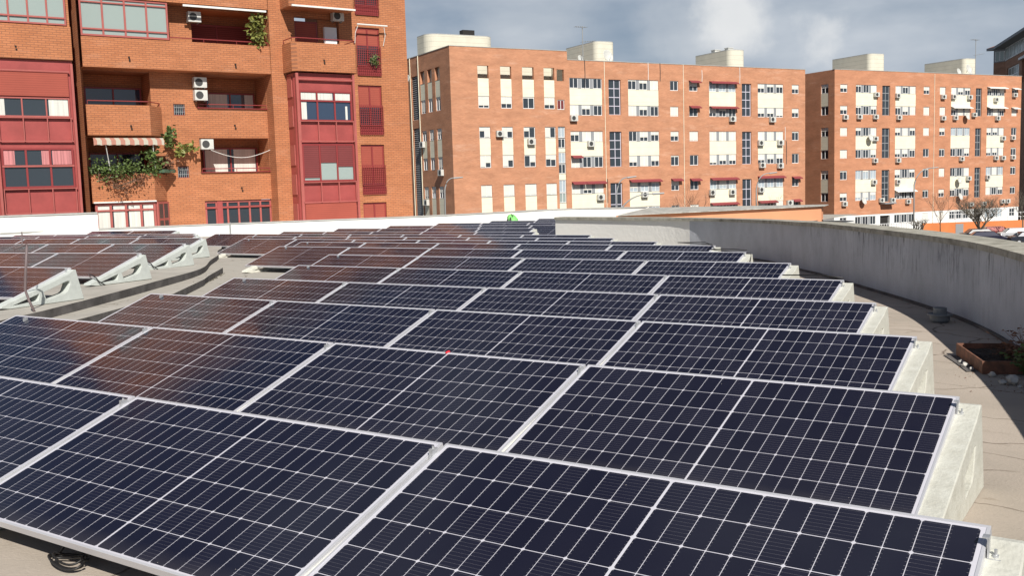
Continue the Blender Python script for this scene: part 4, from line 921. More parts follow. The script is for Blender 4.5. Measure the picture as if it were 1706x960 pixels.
for (a, b, z) in [(25.1, 29.0, 13.0), (30.3, 31.7, 12.95), (25.1, 29.0, 10.25), (30.3, 31.7, 10.2), (7.1, 10.9, -.9), (17.8, 21.7, 10.2)]: awning(half3(a), a, b, z, .55, .2, 'awnwhite')
for (u0_, u1_, y0, y1, zt_) in ((9.0, 12.0, 6, 13, 17.75), (28.2, 30.9, 6, 13.2, 17.7)): tower(half3(u0_), u0_, u1_, y0, y1, 14.0, zt_, .7)

# ---------------------------------------------------------------- air conditioners and dishes
def uname(cols, u):
    best = min(cols, key=lambda c: abs((c[0] + c[1]) / 2 - u)); return best[2]
def place_acs(mtx, mapf, pts, rows, cols, bname, grp, sc=1.0):
    seen = {}
    items = []
    for (u, z) in pts:
        ri = min(range(len(rows)), key=lambda i: abs((rows[i][0] + rows[i][1]) / 2 - .6 - z)); items.append((ri, uname(cols, u), u, z))
    for it in items: seen.setdefault(it[:2], []).append(it)
    for key, lst in seen.items():
        lst.sort(key=lambda i: i[2])
        for k, (ri, cn, u, z) in enumerate(lst):
            side = '' if len(lst) == 1 else [', left unit', ', right unit'][k] if len(lst) == 2 else [', left unit', ', middle unit', ', right unit'][k]
            ac_unit(mtx, mapf, u, z, 'white air conditioner, %s, %s storey, by %s%s' % (bname, STO[ri], cn, side), grp, .85 * sc, .62 * sc)
colsM = [(a, b, 'the %s triple window column' % ORD[i + 1]) for i, (a, b) in enumerate(GR)] + [(31.8, 33, 'the last narrow window column')] + [(a, b, 'narrow column %s from the corner' % ['one', 'two', 'three', 'four'][i]) for i, (a, b) in enumerate(NC)]
place_acs(MM, idm, [(.34, 8.12), (22.28, 8.18), (28.51, 8.15), (-8.62, 6.48), (-4.95, 5.66), (2.47, 5.41), (26.68, 5.38), (29.8, 5.4), (26.86, 2.74), (29.75, 2.64), (3.57, -.36), (9.49, -.24), (19.18, -.3), (22.21, -.34), (26.7, -.18), (31.31, -1.9)], ROWM, colsM, 'middle building', 'air conditioners on the middle building')
place_acs(MM, mp_side, [(6.96, 5.77), (2.57, 2.71), (6.46, -.34)], ROWM, [(2, 3, 'the corner side window'), (6, 7.4, 'the louvre')], 'shaded side of the middle building', 'air conditioners on the middle building')
colsR = [(a, b, 'the %s triple window column' % ORD[i + 1]) for i, (a, b) in enumerate(GR3)] + [(SG3[i][0], SG3[i][1], 'the %s single window column' % ORD[i + 1]) for i in range(4)] + [(ST3[0][0], ST3[0][1], 'the first stair window'), (ST3[1][0], ST3[1][1], 'the second stair window')]
place_acs(MR, idm, [(3.45, 11.54), (7.39, 11.47), (16.06, 11.45), (18.14, 11.5), (21.35, 11.47), (26.85, 11.22), (30.81, 11.92), (-2.05, 8.62), (.42, 8.68), (3.31, 8.69), (7.62, 8.63), (16.06, 8.59), (18.48, 8.65), (22.31, 9.08), (27.21, 8.64),
    (3.29, 5.87), (28.44, 5.84), (30.59, 5.89), (3.25, 3.05), (7.51, 3.02), (19.87, 3.05), (27.03, 3.08), (28.53, 3.06), (30.69, 3.12), (3.11, .26), (7.55, .2), (21.38, .33), (25.38, .41), (-2.13, -2.41), (9.46, -2.49), (4.52, -2.15), (6.56, -2.2), (21.97, -3.3), (24.65, -3.3), (28.6, -3.1), (29.7, -3.1)],
    ROWR, colsR, 'right building', 'air conditioners on the right building', .92)
for (u, z, l_) in ((20.55, 8.81, 'second storey by the third triple window'), (2.16, 5.94, 'third storey under the first triple window'), (19.17, .05, 'fifth storey on the third cream panel'), (19.41, -2.18, 'sixth storey under the third triple window'), (1.02, -2.13, 'sixth storey under the first triple window')):
    dish(MR, u, -.4, z, .5, 'white satellite dish, right building, ' + l_, 'satellite dishes')
dish(MM, 5.94, 1.5, 15.0, .72, 'large white satellite dish on the middle building roof beside the tower', 'satellite dishes')
dish(MM, 2.39, 1.5, 14.6, .40, 'small white satellite dish at the foot of the roof antenna', 'satellite dishes')
dish(MM, -14.4, 9.7, 12.9, .45, 'white satellite dish high on the shaded side of the middle building', 'satellite dishes', (-1, -.4, .3))
dish(MR, 23.7, 2, 15.5, .75, 'large white satellite dish on the right building roof, right of the pair', 'satellite dishes')
dish(MR, 21.7, 2, 15.1, .55, 'smaller white satellite dish on the right building roof, left of the pair', 'satellite dishes')
def antenna(mtx, u, y, z0, z1, label):
    a = thing('roof_antenna', label, 'antenna', mtx @ Matrix.Translation((u, y, z0)), 'roof antennas'); h = z1 - z0
    MB().tube([(0, 0, 0), (0, 0, h)], .05, 6).build('mast', M['steel'], a)
    for (x0_, x1_, za_, zb_) in ((-.9, .5, h - .1, h - .1), (-.1, 1.5, h * .62, h * .66)):
        e = MB(); e.tube([(x0_, 0, za_), (x1_, 0, zb_)], .03, 5)
        for i in range(6): xx = x0_ + (x1_ - x0_) * i / 5; zz = za_ + (zb_ - za_) * i / 5; e.tube([(xx, -.3, zz), (xx, .3, zz)], .015, 4)
        e.build('aerial', M['steel'], a)
antenna(MM, 2.44, 1.0, 13.6, 18.0, 'tall thin television antenna on the middle building roof')
antenna(MR, 25.2, 2.0, 14.0, 19.8, 'tall thin television antenna behind the right building parapet')

# ---------------------------------------------------------------- left building
ML = Matrix.Translation((0, 0, -.107)) @ frame_of(-37.977, 26.634, 21.7206) @ Matrix.Scale(1.1, 4)
bl = thing('apartment_building', 'tall orange brick apartment building with red bay windows and deep balconies, at the left', 'building', ML)
TOPZ = 20.1; ST = 2.775
def out_map(o_): return lambda u, d_, z: (u, d_ - o_, z)           # plane standing o_ metres in front of the main wall
Wm = out_map(0); Bm = out_map(-.8); Am = out_map(.8); Rm = out_map(.7); Dm = out_map(1.2); Ym = out_map(1.0)
nup = 5
# main wall plane (column C, wall E)
holes = []
NW = [(8.62, 9.5 + .1)]
def k_up(z): return [z + ST * i for i in range(0, nup)]
E0, E1 = 8.28, 9.50
for c, e in ((-1.2, .52), (.89, 3.24), (3.69, 6.00), (6.42, 8.65)): holes.append((E0, E1, c, e, .16))
for i in range(1, nup): holes.append((E0, E1, 6.42 + ST * i, 8.65 + ST * i, .16))
for i in range(0, nup): holes.append((5.3, 7.45, 7.0 + ST * i, 8.9 + ST * i, .25))
wl = MB(); facade(wl, Wm, 4.12, 10.92, GZ, TOPZ, holes)
wl.poly([(10.92, 0, GZ), (10.92, 12, GZ), (10.92, 12, TOPZ), (10.92, 0, TOPZ)])
wl.poly([(4.12, 0, GZ), (4.12, .8, GZ), (4.12, .8, TOPZ), (4.12, 0, TOPZ)])
# recessed wall plane B with balcony openings
hb = []
FB = [.90 - ST, .90, 3.63, 6.34] + [6.34 + ST * i for i in range(1, nup)]    # band undersides
FT = [2.07 - ST, 2.07, 4.85, 7.53] + [7.53 + ST * i for i in range(1, nup)]
for i in range(1, len(FB) - 1):
    long_ = i >= 3
    hb.append((-3.55, -.93 if not long_ else -.35, FT[i], FB[i + 1], 1.35)); hb.append((1.0 if not long_ else .95, 4.11, FT[i], FB[i + 1], 1.35))
hb.append((-3.55, -.55, -.8, .90, .2)); hb.append((1.08, 4.11, -.8, .84, .2))
hb += [(-.02, .47, 4.53, 5.01, .15), (.0, .48, 1.87, 2.37, .15)]
facade(wl, Bm, -3.95, 4.12, GZ, TOPZ, hb)
wl.poly([(-3.95, -.8, GZ), (-3.95, .8, GZ), (-3.95, .8, TOPZ), (-3.95, -.8, TOPZ)])
wl.build('wall', M['brickL'], bl)
fin = MB(); fin.box(-3.92, -3.77, 0, .8, GZ, TOPZ); fin.build('pilaster', M['brickL'], bl)
rfm = MB(); rfm.box(-11.3, 10.95, -.8, 12, TOPZ, TOPZ + .2); rfm.build('roof', M['roofflat'], bl)
# back walls of the loggias
bw = MB(); bw.poly([(-3.6, 2.16, GZ), (4.12, 2.16, GZ), (4.12, 2.16, TOPZ), (-3.6, 2.16, TOPZ)])
for i in range(1, len(FB)): bw.box(-3.7, 4.12, .81, 2.15, FB[i] - .06, FB[i])
bw.build('loggia_wall', M['brickL'], bl)
# balconies
def band(parts, name='balcony'):
    o = MB()
    for pts, c, e in parts: o.prism(pts, c, e)
    return o.build(name, M['brickL'], bl)
def rail(parent, pts, z, posts=True):
    r = MB(); r.tube([(x, y, z) for x, y in pts], .022, 6)
    if posts:
        for a, b in zip(pts, pts[1:]):
            n_ = max(1, int((Vector(a) - Vector(b)).length / 1.2))
            for i in range(n_ + 1):
                x = a[0] + (b[0] - a[0]) * i / n_; y = a[1] + (b[1] - a[1]) * i / n_; r.tube([(x, y, z - .14), (x, y, z)], .013, 5)
    r.build('handrail', M['redframe'], parent)
LP = [(-3.68, 0), (-1.21, 0), (-.52, .798), (-.64, .798), (-1.27, .12), (-3.68, .12)]
LPS = [(-3.68, 0), (-1.21, 0), (-.52, .798), (-3.68, .798)]
for i in (1, 2):
    o = MB(); o.prism(LP, FB[i] + .17, FT[i]); o.prism(LPS, FB[i], FB[i] + .168); o = o.build('balcony', M['brickL'], bl)
    if i == 2: rail(o, [(-3.6, .05), (-1.26, .05), (-.6, .78)], FT[i] + .16)
    fl = MB(); fl.box(-.93, .0, .81, 2.1, FB[i], FB[i] + .05); 
    o2 = MB(); o2.box(1.0, 4.11, .90, 1.6, FB[i], FT[i] - .3); o2.build('balcony_floor', M['redclad'], bl)
    h_ = MB(); h_.box(.98, 4.12, .72, .83, FT[i] - .002, FT[i] + .03); o3 = h_.build('balcony_sill', M['redframe'], bl)
    rail(o3, [(1.05, .76), (4.08, .76)], FT[i] + .17)
for i in range(3, len(FB)):
    o = MB(); o.prism([(-3.68, 0), (4.09, 0), (4.09, .12), (-3.68, .12)], FB[i] + .17, FT[i]); o.prism([(-3.68, 0), (4.09, 0), (4.09, .798), (-3.68, .798)], FB[i], FB[i] + .168)
    o = o.build('balcony', M['brickL'], bl)
    rail(o, [(-.2, .05), (4.05, .05)], FT[i] + .15)
# loggia glazing (inside, shaded)
Im = out_map(-1.95)
window(bl, Im, -3.3, -1.0, 4.6, 5.75, 2, .1, fm='redframe', pm='paneblue', rows=1)
window(bl, Im, 1.75, 4.0, 4.6, 5.65, 2, .1, fm='redframe', pm='paneblue', cur=[(1.9, 2.75), (3.55, 3.95)])
window(bl, Im, -3.3, -1.0, 1.4, 3.0, 2, .1, fm='redframe', pm='pane')
window(bl, Im, 1.5, 4.0, 1.6, 3.2, 2, .1, fm='redframe', pm='pane', cur=[(1.6, 2.6), (2.9, 3.9)])
for i in range(3, len(FB) - 1): window(bl, Im, .9, 4.0, FT[i] - .6, FT[i] + 1.1, 2, .1, fm='redframe', sm='maroonshut', shuts=[.99, .99] if i == 3 else [.4, .4])
# glazed-in left loggia above the long band
for i in range(3, len(FB) - 1):
    z0, z1 = FT[i] + .04, FB[i + 1] - .02
    w_ = window(bl, out_map(-.02), -3.66, -.22, z0, z1, 4, .08, fm='redtrim', pm='panegrey', fw=.07)
    t = MB(); fbox(t, out_map(-.02), -3.6, -.25, .02, .1, z0 + .25, z0 + .31); fbox(t, out_map(-.02), -3.6, -.25, .02, .1, z1 - .22, z1 - .17); t.build('rail', M['redtrim'], w_)
# lower left glazed loggia and its chamfer
w_ = window(bl, out_map(0), -3.6, -1.22, -.6, .88, 4, .06, fm='redtrim', pm='pane', fw=.09, cur=[(-3.5, -3.05), (-2.9, -2.45), (-2.3, -1.85), (-1.72, -1.32)])
t = MB(); fbox(t, out_map(0), -3.6, -1.22, .0, .1, .55, .62); t.build('transom', M['redtrim'], w_)
chm = lambda u, d_, z: (-1.21 + u * .654 + d_ * .75, u * .756 - d_ * .5, z)
window(bl, chm, .03, 1.02, -.6, .88, 2, .04, fm='redtrim', pm='pane', fw=.09, rows=2)
MB().box(-3.66, -1.2, -.10, .04, .895, .95).build('awning_case', M['awnwhite'], bl)
# lower right red glazing
w_ = window(bl, out_map(-.86), 1.1, 4.1, -.75, .82, 6, .06, fm='redtrim', pm='pane', fw=.075)
t = MB(); fbox(t, out_map(-.86), 1.1, 4.1, -.02, .08, .5, .58); fbox(t, out_map(-.86), 1.62, 1.86, -.03, .08, -.75, .82); t.build('transom', M['redclad'], w_)
# barred windows
for z0 in (4.53, 1.87):
    w_ = window(bl, Bm, -.01, .46, z0, z0 + .48, 1, .12, fm='redframe', pm='pane', fw=.03)
    g_ = MB()
    for k in range(6): fbox(g_, Bm, .02 + k * .082, .036 + k * .082, .02, .035, z0 + .01, z0 + .47)
    for k in range(2): fbox(g_, Bm, 0, .47, .018, .037, z0 + .14 + k * .2, z0 + .155 + k * .2)
    g_.build('bars', M['steel'], w_)
# striped awning over the planted balcony
a_ = MB(); a_.poly([(-3.5, .0, 3.52), (-.75, .0, 3.52), (-.8, -.32, 3.40), (-3.55, -.32, 3.40)])
k = 28
for i in range(k):
    xa = -3.55 + 2.75 * i / k; xb = -3.55 + 2.75 * (i + 1) / k
    a_.poly([(xa, -.32, 3.40), (xb, -.32, 3.40), (xb, -.33, 3.20 + .03 * abs(math.sin(i + 1) * 1)), (xa, -.33, 3.20 + .03 * abs(math.sin(i)))])
a_.build('awning', M['stripes'], bl, fix=False)
ar = MB(); ar.tube([(-3.1, -.28, 3.3), (-2.95, .05, 2.6), (-2.9, .1, 2.2)], .02, 5); ar.tube([(-1.25, -.28, 3.3), (-1.15, .05, 2.6), (-1.1, .1, 2.2)], .02, 5); ar.build('awning_arm', M['awnwhite'], bl)
# drain holes dots on bands
dt = MB()
for (u, z) in ((-1.9, 6.75), (2.5, 6.66), (-2.0, 3.98), (6.1, 6.85)):
    y_ = -.005 if u < 5 else -1.205
    dt.box(u - .03, u + .03, y_ - .05, y_, z, z + .06); dt.box(u - .01, u + .05, y_ - .04, y_, z - .13, z - .05)
for (u, z) in ((2.6, 4.1), (2.75, 1.35)): dt.box(u - .03, u + .03, .74, .795, z, z + .06); dt.box(u, u + .06, .75, .795, z - .13, z - .06)
dt.box(-6.2, -6.14, -.85, -.805, 6.85, 6.91); dt.box(-6.18, -6.12, -.845, -.805, 6.74, 6.8)
dt.build('drain_spout', M['dark'], bl)
# section A : far left wing
A0 = -11.2
wa = MB(); wa.box(A0, -4.2, -.68, 2, GZ, TOPZ); wa.poly([(A0, 2, GZ), (A0, 12, GZ), (A0, 12, TOPZ), (A0, 2, TOPZ)]); wa.build('wing_wall', M['brickL'], bl)
for i in range(3, len(FB)):
    o = MB(); o.box(A0, -4.2, -.82, -.684, 6.45 + ST * (i - 3), 7.72 + ST * (i - 3)); o.build('balcony', M['brickL'], bl)
    for (a, b) in ((-7.0, -4.33), (-9.9, -7.2)):
        if i < len(FB) - 1:
            w_ = window(bl, out_map(.82), a, b, 7.76 + ST * (i - 3), 9.15 + ST * (i - 3), 4, .06, fm='redtrim', pm='panegrey', fw=.06)
            t = MB(); fbox(t, out_map(.82), a, b, .0, .08, 8.0 + ST * (i - 3), 8.06 + ST * (i - 3)); t.build('rail', M['redtrim'], w_)
ra = MB(); ra.box(A0, -4.22, -.70, -.684, GZ, 6.42)
ra_o = ra.build('bay_cladding', M['redclad'], bl)
for (a, b) in ((-6.95, -4.42), (-9.8, -7.2)):
    w_ = window(bl, out_map(.80), a, b, 4.26, 5.0, 3, .05, fm='redtrim', pm='pane', fw=.05, cur=[(b - .75, b - .06), (a + .06, a + .25)])
    w_ = window(bl, out_map(.80), a, b, 1.56, 3.08, 3, .05, fm='redframe', pm='pane', fw=.07)
    t = MB(); fbox(t, out_map(.80), a, b, -.02, .04, 2.36, 2.43)
    t.build('transom', M['redtrim'], w_)
    for (c0, c1) in ((.03, .18), (.55, .66), (.70, .97)):
        cu = MB(); fbox(cu, out_map(.80), a + (b - a) * c0, a + (b - a) * c1, .036, .044, 2.45, 3.0); cu.build('curtain', M['pinkcurtain'], w_)
    s = MB(); fbox(s, out_map(.80), a, b, .0, .03, 5.05, 5.95); s.build('roller_shutter', M['redshut'], bl)
    t = MB(); fbox(t, out_map(.80), a - .05, b + .05, -.05, .03, 5.97, 6.02)
    for (c, e) in ((3.36, 4.22), (.62, 1.52)):
        fbox(t, out_map(.80), a - .02, b + .05, -.03, .03, c - .04, c); fbox(t, out_map(.80), a - .02, b + .05, -.03, .03, e - .01, e + .03)
        for k in range(4): u = a + (b - a) * k / 3; fbox(t, out_map(.80), u - .018, u + .018, -.025, .02, c, e - .01)
    fbox(t, out_map(.80), b + .1, b + .19, -.06, .02, -1, 6.3)
    t.build('cladding_trim', M['redtrim'], bl)
# section D : balcony and red bay
for i in range(0, nup):
    z0, z1 = 6.38 + ST * i, 7.62 + ST * i
    pts = [(4.66, 0), (4.66, -1.02), (4.84, -1.2), (7.62, -1.2), (7.74, -1.1), (7.74, 0)]
    pin = [(4.78, 0), (4.78, -.98), (4.9, -1.08), (7.6, -1.08), (7.62, -1.0), (7.62, 0)]
    o = MB(); o.prism(pts, z0, z0 + .17)
    ring = pts + pin[::-1]; o.prism(ring, z0 + .172, z1); o = o.build('balcony', M['brickL'], bl)
    rail(o, [(4.72, -.05), (4.72, -1.0), (4.9, -1.14), (7.6, -1.14), (7.68, -1.05), (7.68, -.05)], z1 + .19)
    window(bl, Wm, 5.35, 6.45, 7.05 + ST * i, 8.75 + ST * i, 1, .2, fm='redframe', sm='redshut', shuts=[.97])
    p = MB(); p.box(6.75, 7.35, .05, .24, 7.3 + ST * i, 8.55 + ST * i); p.build('door', M['wframe'], bl)
    c_ = MB(); c_.box(6.5, 7.42, .2, .245, 7.0 + ST * i, 8.88 + ST * i); c_.build('door_frame', M['brickL'], bl)
MB().box(4.7, 7.7, -1.30, -1.2, 9.12, 9.19).build('awning_case', M['awnwhite'], bl)
MB().box(.4, 4.0, -.06, .0, 8.98, 9.06).build('awning_case', M['awnwhite'], bl)
bay = MB(); bay.prism([(4.80, 0), (4.80, -.75), (4.92, -.96), (7.48, -.96), (7.66, -.75), (7.66, 0)], GZ, 6.33); bay.build('bay_cladding', M['redclad'], bl)
Z = out_map(1.06)
t = MB()
fbox(t, Z, 4.9, 7.5, -.06, .02, 6.02, 6.08); fbox(t, Z, 4.78, 4.9, -.05, .03, -1, 6.3); fbox(t, Z, 7.48, 7.58, -.05, .03, -1, 6.3)
for (c, e) in ((3.36, 4.2), (.66, 1.5)):
    fbox(t, Z, 4.86, 7.5, -.05, .02, c - .05, c); fbox(t, Z, 4.86, 7.5, -.05, .02, e, e + .04)
    for k in range(4): u = 4.9 + 2.55 * k / 3; fbox(t, Z, u - .02, u + .02, -.04, .02, c, e)
for z in (6.2, 4.9, 3.2, 1.9, .6): t.box(4.76, 4.80, -.6, -.1, z - .9, z)
t.build('cladding_trim', M['redtrim'], bl)
w_ = window(bl, Z, 4.92, 7.42, 4.22, 5.55, 3, .05, fm='redframe', pm='paneblue', fw=.07)
t = MB(); fbox(t, Z, 4.92, 7.42, -.01, .045, 5.08, 5.15); t.build('transom', M['redframe'], w_)
for a, b, c, e in ((4.99, 5.7, 5.16, 5.47), (5.8, 6.5, 5.16, 5.47), (6.62, 7.36, 5.16, 5.47), (5.0, 5.25, 4.3, 5.05), (7.1, 7.2, 4.3, 4.9)):
    cu = MB(); fbox(cu, Z, a, b, .036, .044, c, e); cu.build('curtain', M['curtain'], w_)
w_ = window(bl, Z, 4.92, 7.42, 1.55, 3.22, 3, .05, fm='redframe', pm='panegrey', sm='maroonshut', fw=.07, shuts=[.93, .5, .62])
s = MB(); fbox(s, Z, 4.95, 7.42, .0, .03, -1, .58); s.build('roller_shutter', M['redshut'], bl)
# narrow windows of wall E
def lattice(parent, c, e):
    g_ = MB(); a, b = E0 + .01, E1 - .01; fbox(g_, Wm, a, b, -.08, -.06, c, c + .03); fbox(g_, Wm, a, b, -.08, -.06, e - .03, e)
    n_ = 12
    for k in range(n_ + 1): u = a + (b - a) * k / n_; fbox(g_, Wm, u - .012, u + .012, -.08, -.062, c + .03, e - .03)
    m_ = max(1, int((e - c) / .1))
    for k in range(1, m_): z = c + (e - c) * k / m_; fbox(g_, Wm, a, b, -.079, -.063, z - .01, z + .01)
    fbox(g_, Wm, a, b, .02, .05, c, e) if (e - c) < .6 else None
    g_.build('lattice_rail', M['redframe'], parent)
for (zs_, z1, zr, zb_) in ((6.87, 8.63, 7.85, 6.44), (4.12, 5.98, 5.0, 3.7), (1.33, 3.22, 2.05, .9)):
    full = zr < 3
    w_ = window(bl, Wm, E0 + .01, E1 - .01, zs_, z1, 2, .12, fm='redframe', sm='redshut', shut=(z1 - zr) / (z1 - zs_) if not full else .98)
    lattice(w_, zs_, zs_ + .95); lattice(w_, zb_, zs_ - .04)
w_ = window(bl, Wm, E0 + .01, E1 - .01, -1.19, .5, 2, .12, fm='redframe', sm='redshut', shut=.98)
for i in range(1, nup):
    w_ = window(bl, Wm, E0 + .01, E1 - .01, 6.87 + ST * i, 8.63 + ST * i, 2, .12, fm='redframe', sm='redshut', shut=.5)
    lattice(w_, 6.87 + ST * i, 7.8 + ST * i); lattice(w_, 6.44 + ST * i, 6.83 + ST * i)
a_ = MB(); a_.tube([(8.2, -.35, 8.72), (9.75, -.35, 8.72)], .035, 6); a_.tube([(8.27, -.33, 8.70), (8.17, -.2, 8.35), (8.2, -.04, 7.9)], .018, 5); a_.tube([(9.58, -.33, 8.70), (9.7, -.2, 8.3), (9.66, -.04, 7.85)], .018, 5)
a_.build('awning_case', M['awnwhite'], bl)
# air conditioners of the left building
for (u, d_, z, lab) in ((1.02, .8, 8.67, 'top recess of the left building beside the shutters'), (1.1, .8, 5.92, 'upper of the stacked pair in the left building\'s middle recess'), (1.1, .8, 5.38, 'lower of the stacked pair in the left building\'s middle recess'),
                        (1.3, 1.0, 3.30, 'lowest open recess of the left building'), (7.3, .0, 9.02, 'under the awning above the small left building balcony')):
    mf = lambda x, dd, zz, o_=d_: (x, dd + o_, zz)
    ac_unit(ML, mf, u, z, 'white air conditioner, ' + lab, 'air conditioners on the left building', .54, .43, .28)
cw = MB(); cw.tube([(1.45 + 2.7 * i / 12, .7, 3.05 - .34 * math.sin(math.pi * i / 12)) for i in range(13)], .012, 5)
o = cw.build('cable', M['awnwhite']); o.matrix_world = ML; tag(o, 'white cable sagging across the lowest recess of the left building', 'cable')
# balcony plants
def foliage(name, pts, n, r, leaf, mt, seed, label, grp, droop=0.0, stem=None):
    q = random.Random(seed); root = thing(name, label, 'plant', ML @ Matrix.Translation(pts[0]), grp); p0 = Vector(pts[0]); t = MB()
    for i in range(n):
        c = Vector(q.choice(pts)) - p0; v_ = Vector((q.gauss(0, r * .5), q.gauss(0, r * .35), q.gauss(0, r * .42))) + c
        if droop and q.random() < .4: v_.z -= q.random() ** 1.5 * droop; 
        s = leaf * (.6 + .8 * q.random()); a = Vector((q.uniform(-1, 1), q.uniform(-1, 1), q.uniform(-.9, .6))).normalized(); b = a.cross(Vector((q.uniform(-1, 1), q.uniform(-1, 1), q.uniform(-1, 1)))).normalized()
        t.poly([v_, v_ + a * s * .5 + b * s * .3, v_ + a * s, v_ + a * s * .5 - b * s * .3])
    t.build('foliage', mt, root, fix=False)
    st = MB()
    for pt in pts:
        c = Vector(pt) - p0; st.tube([(0, .02, -r), (c.x * .5, c.y * .5, c.z * .5 - r * .6), tuple(c)], .015, 4)
    st.build('stem', M['bark'], root)
gp = 'plants on the lower left balcony'
foliage('balcony_plant', [(-3.4, -.1, 2.25), (-3.0, -.15, 2.1), (-2.7, -.15, 2.2), (-2.4, -.15, 2.15), (-2.1, -.15, 2.35)], 900, .45, .11, M['leaf'], 11, 'wide green trailing shrub spilling over the left end of the balcony', gp)
foliage('balcony_plant', [(-2.9, -.25, 1.8), (-2.6, -.25, 1.65), (-2.4, -.25, 1.5), (-2.0, -.22, 1.85), (-1.75, -.2, 1.9)], 420, .30, .09, M['dryleaf'], 12, 'dry brown trailing stems hanging down the balcony front', gp, .6)
foliage('balcony_plant', [(-1.4, .0, 2.2), (-1.15, .0, 2.2)], 300, .28, .10, M['leaf'], 13, 'compact dark green plant on the balcony ledge', gp)
foliage('balcony_plant', [(-1.35, -.05, 2.75), (-1.1, -.05, 2.6), (-1.3, .0, 2.95)], 160, .26, .18, M['leaf'], 14, 'tall broad leaved plant rising behind the balcony ledge', gp)
foliage('balcony_plant', [(-.8, .25, 2.45), (-.6, .4, 2.3), (-.5, .5, 2.5)], 260, .3, .16, M['dryleaf'], 15, 'brown rusty leaved plant at the balcony corner', gp)
foliage('balcony_plant', [(-.45, .35, 3.6), (-.4, .35, 3.3), (-.3, .4, 3.85)], 110, .20, .20, M['leaf'], 16, 'large leaved green plant climbing the brick column', gp)
foliage('balcony_plant', [(.2, .4, 3.2), (.55, .4, 3.15), (.0, .4, 3.0)], 120, .20, .20, M['leaf2'], 17, 'yellow and green leaves leaning right across the brick column', gp)
foliage('balcony_plant', [(3.6, -.0, 8.0), (3.55, .1, 8.4), (3.65, .1, 8.7), (3.6, .1, 7.75)], 420, .30, .20, M['leaf2'], 18, 'tall spiky yellow green plant at the right of the upper balcony', 'plants on upper balconies')
foliage('balcony_plant', [(8.95, -.15, 7.1), (9.2, -.15, 7.05), (9.1, -.15, 7.3)], 160, .18, .09, M['leaf'], 19, 'small green plant behind the upper narrow window rail', 'plants on upper balconies')
tb = thing('planter', 'long green planter box at the right corner of the planted balcony', 'planter', ML @ T(-.75, .3, 2.08, R(45)))
MB().box(-.35, .55, -.25, -.02, .0, .14).build('box', mat('green_planter', (.07, .13, .08), .6), tb, bevel=.01)
MB().box(-.33, .53, -.23, -.04, .142, .15).build('soil', M['soil'], tb)

# ---------------------------------------------------------------- far right building
MF = frame_of(-27.4, 205.2, 161.8)
b4 = thing('apartment_building', 'brown brick tower with tiled overhanging roof at the far right', 'building', MF)
u4 = lambda x, y: tuple((MF.inverted() @ Vector((x, y, 0)))[:2])
D4 = u4(-27.4 - 2.2, 205.2 + 1.3); D5 = (D4[0] - 3, D4[1] + 14)
wl = MB(); facade(wl, idm, 0, 46, GZ, 21.7, [(1.6, 11.8, 17.2, 20.2, .4), (14.0, 19, 16.5, 20.4, .6), (22, 30, 17.2, 20.2, .4)]); wl.build('wall', M['brickF'], b4)
sw = MB(); sw.prism([D4, (-.01, .02), (.0, 13.9), D5], GZ, 21.7); sw.prism([(.02, 1.0), (45.9, 1.0), (45.9, 14), (.02, 14)], GZ, 21.69); sw.build('side_wall', M['brickF'], b4)
for k in range(12): window(b4, out_map(.1), .3 + 3.8 * k, 3.9 + 3.8 * k, 21.75, 24.1, 3, .06, fw=.16, pm='panegrey')
MB().box(.05, 45.8, .1, 13.8, 21.7, 24.15).build('top_storey', M['gdiv'], b4)
cm4 = lambda t, d_, z: (D4[0] + (0 - D4[0]) * t, D4[1] + (0 - D4[1]) * t - .05 + d_, z)
window(b4, cm4, .15, .95, 21.9, 23.7, 2, .02, fw=.05, pm='panegrey')
st = MB(); st.prism([D4, (-.02, .03), (.0, 13.9), D5], 21.71, 24.15); st.build('corner_storey', M['gdiv'], b4)
window(b4, idm, 1.62, 11.78, 17.22, 20.18, 4, .3, fw=.22, rows=2, pm='panegrey'); window(b4, idm, 14.02, 18.98, 16.52, 20.38, 3, .5, fw=.16, pm='pane'); window(b4, idm, 22.02, 29.98, 17.22, 20.18, 4, .3, fw=.2, pm='panegrey')
for z in (14.2, 11.2): window(b4, out_map(.12), 2, 11, z, z + 1.9, 4, .04, fw=.2, pm='panegrey')
MB().box(13.5, 20, -.5, .0, 20.4, 20.8).build('sill', M['wframe'], b4)
E4 = [(D4[0] - 1.6, D4[1] - 1.0), (-1.0, -1.9), (47, -1.9), (47, 16), (D5[0] - 1.5, 16)]
e = MB(); e.prism(E4, 24.16, 24.6); e.build('eaves', M['gdiv'], b4)
rf = MB(); rid = [(4, 7, 27.2), (42, 7, 27.2)]; EE = [(x, y, 24.62) for x, y in E4]
rf.poly([EE[1], EE[2], rid[1], rid[0]]); rf.poly([EE[0], EE[1], rid[0]]); rf.poly([EE[4], EE[0], rid[0]]); rf.poly([EE[2], EE[3], rid[1]]); rf.poly([EE[3], EE[4], rid[0], rid[1]])
rf.build('roof', M['tile'], b4)

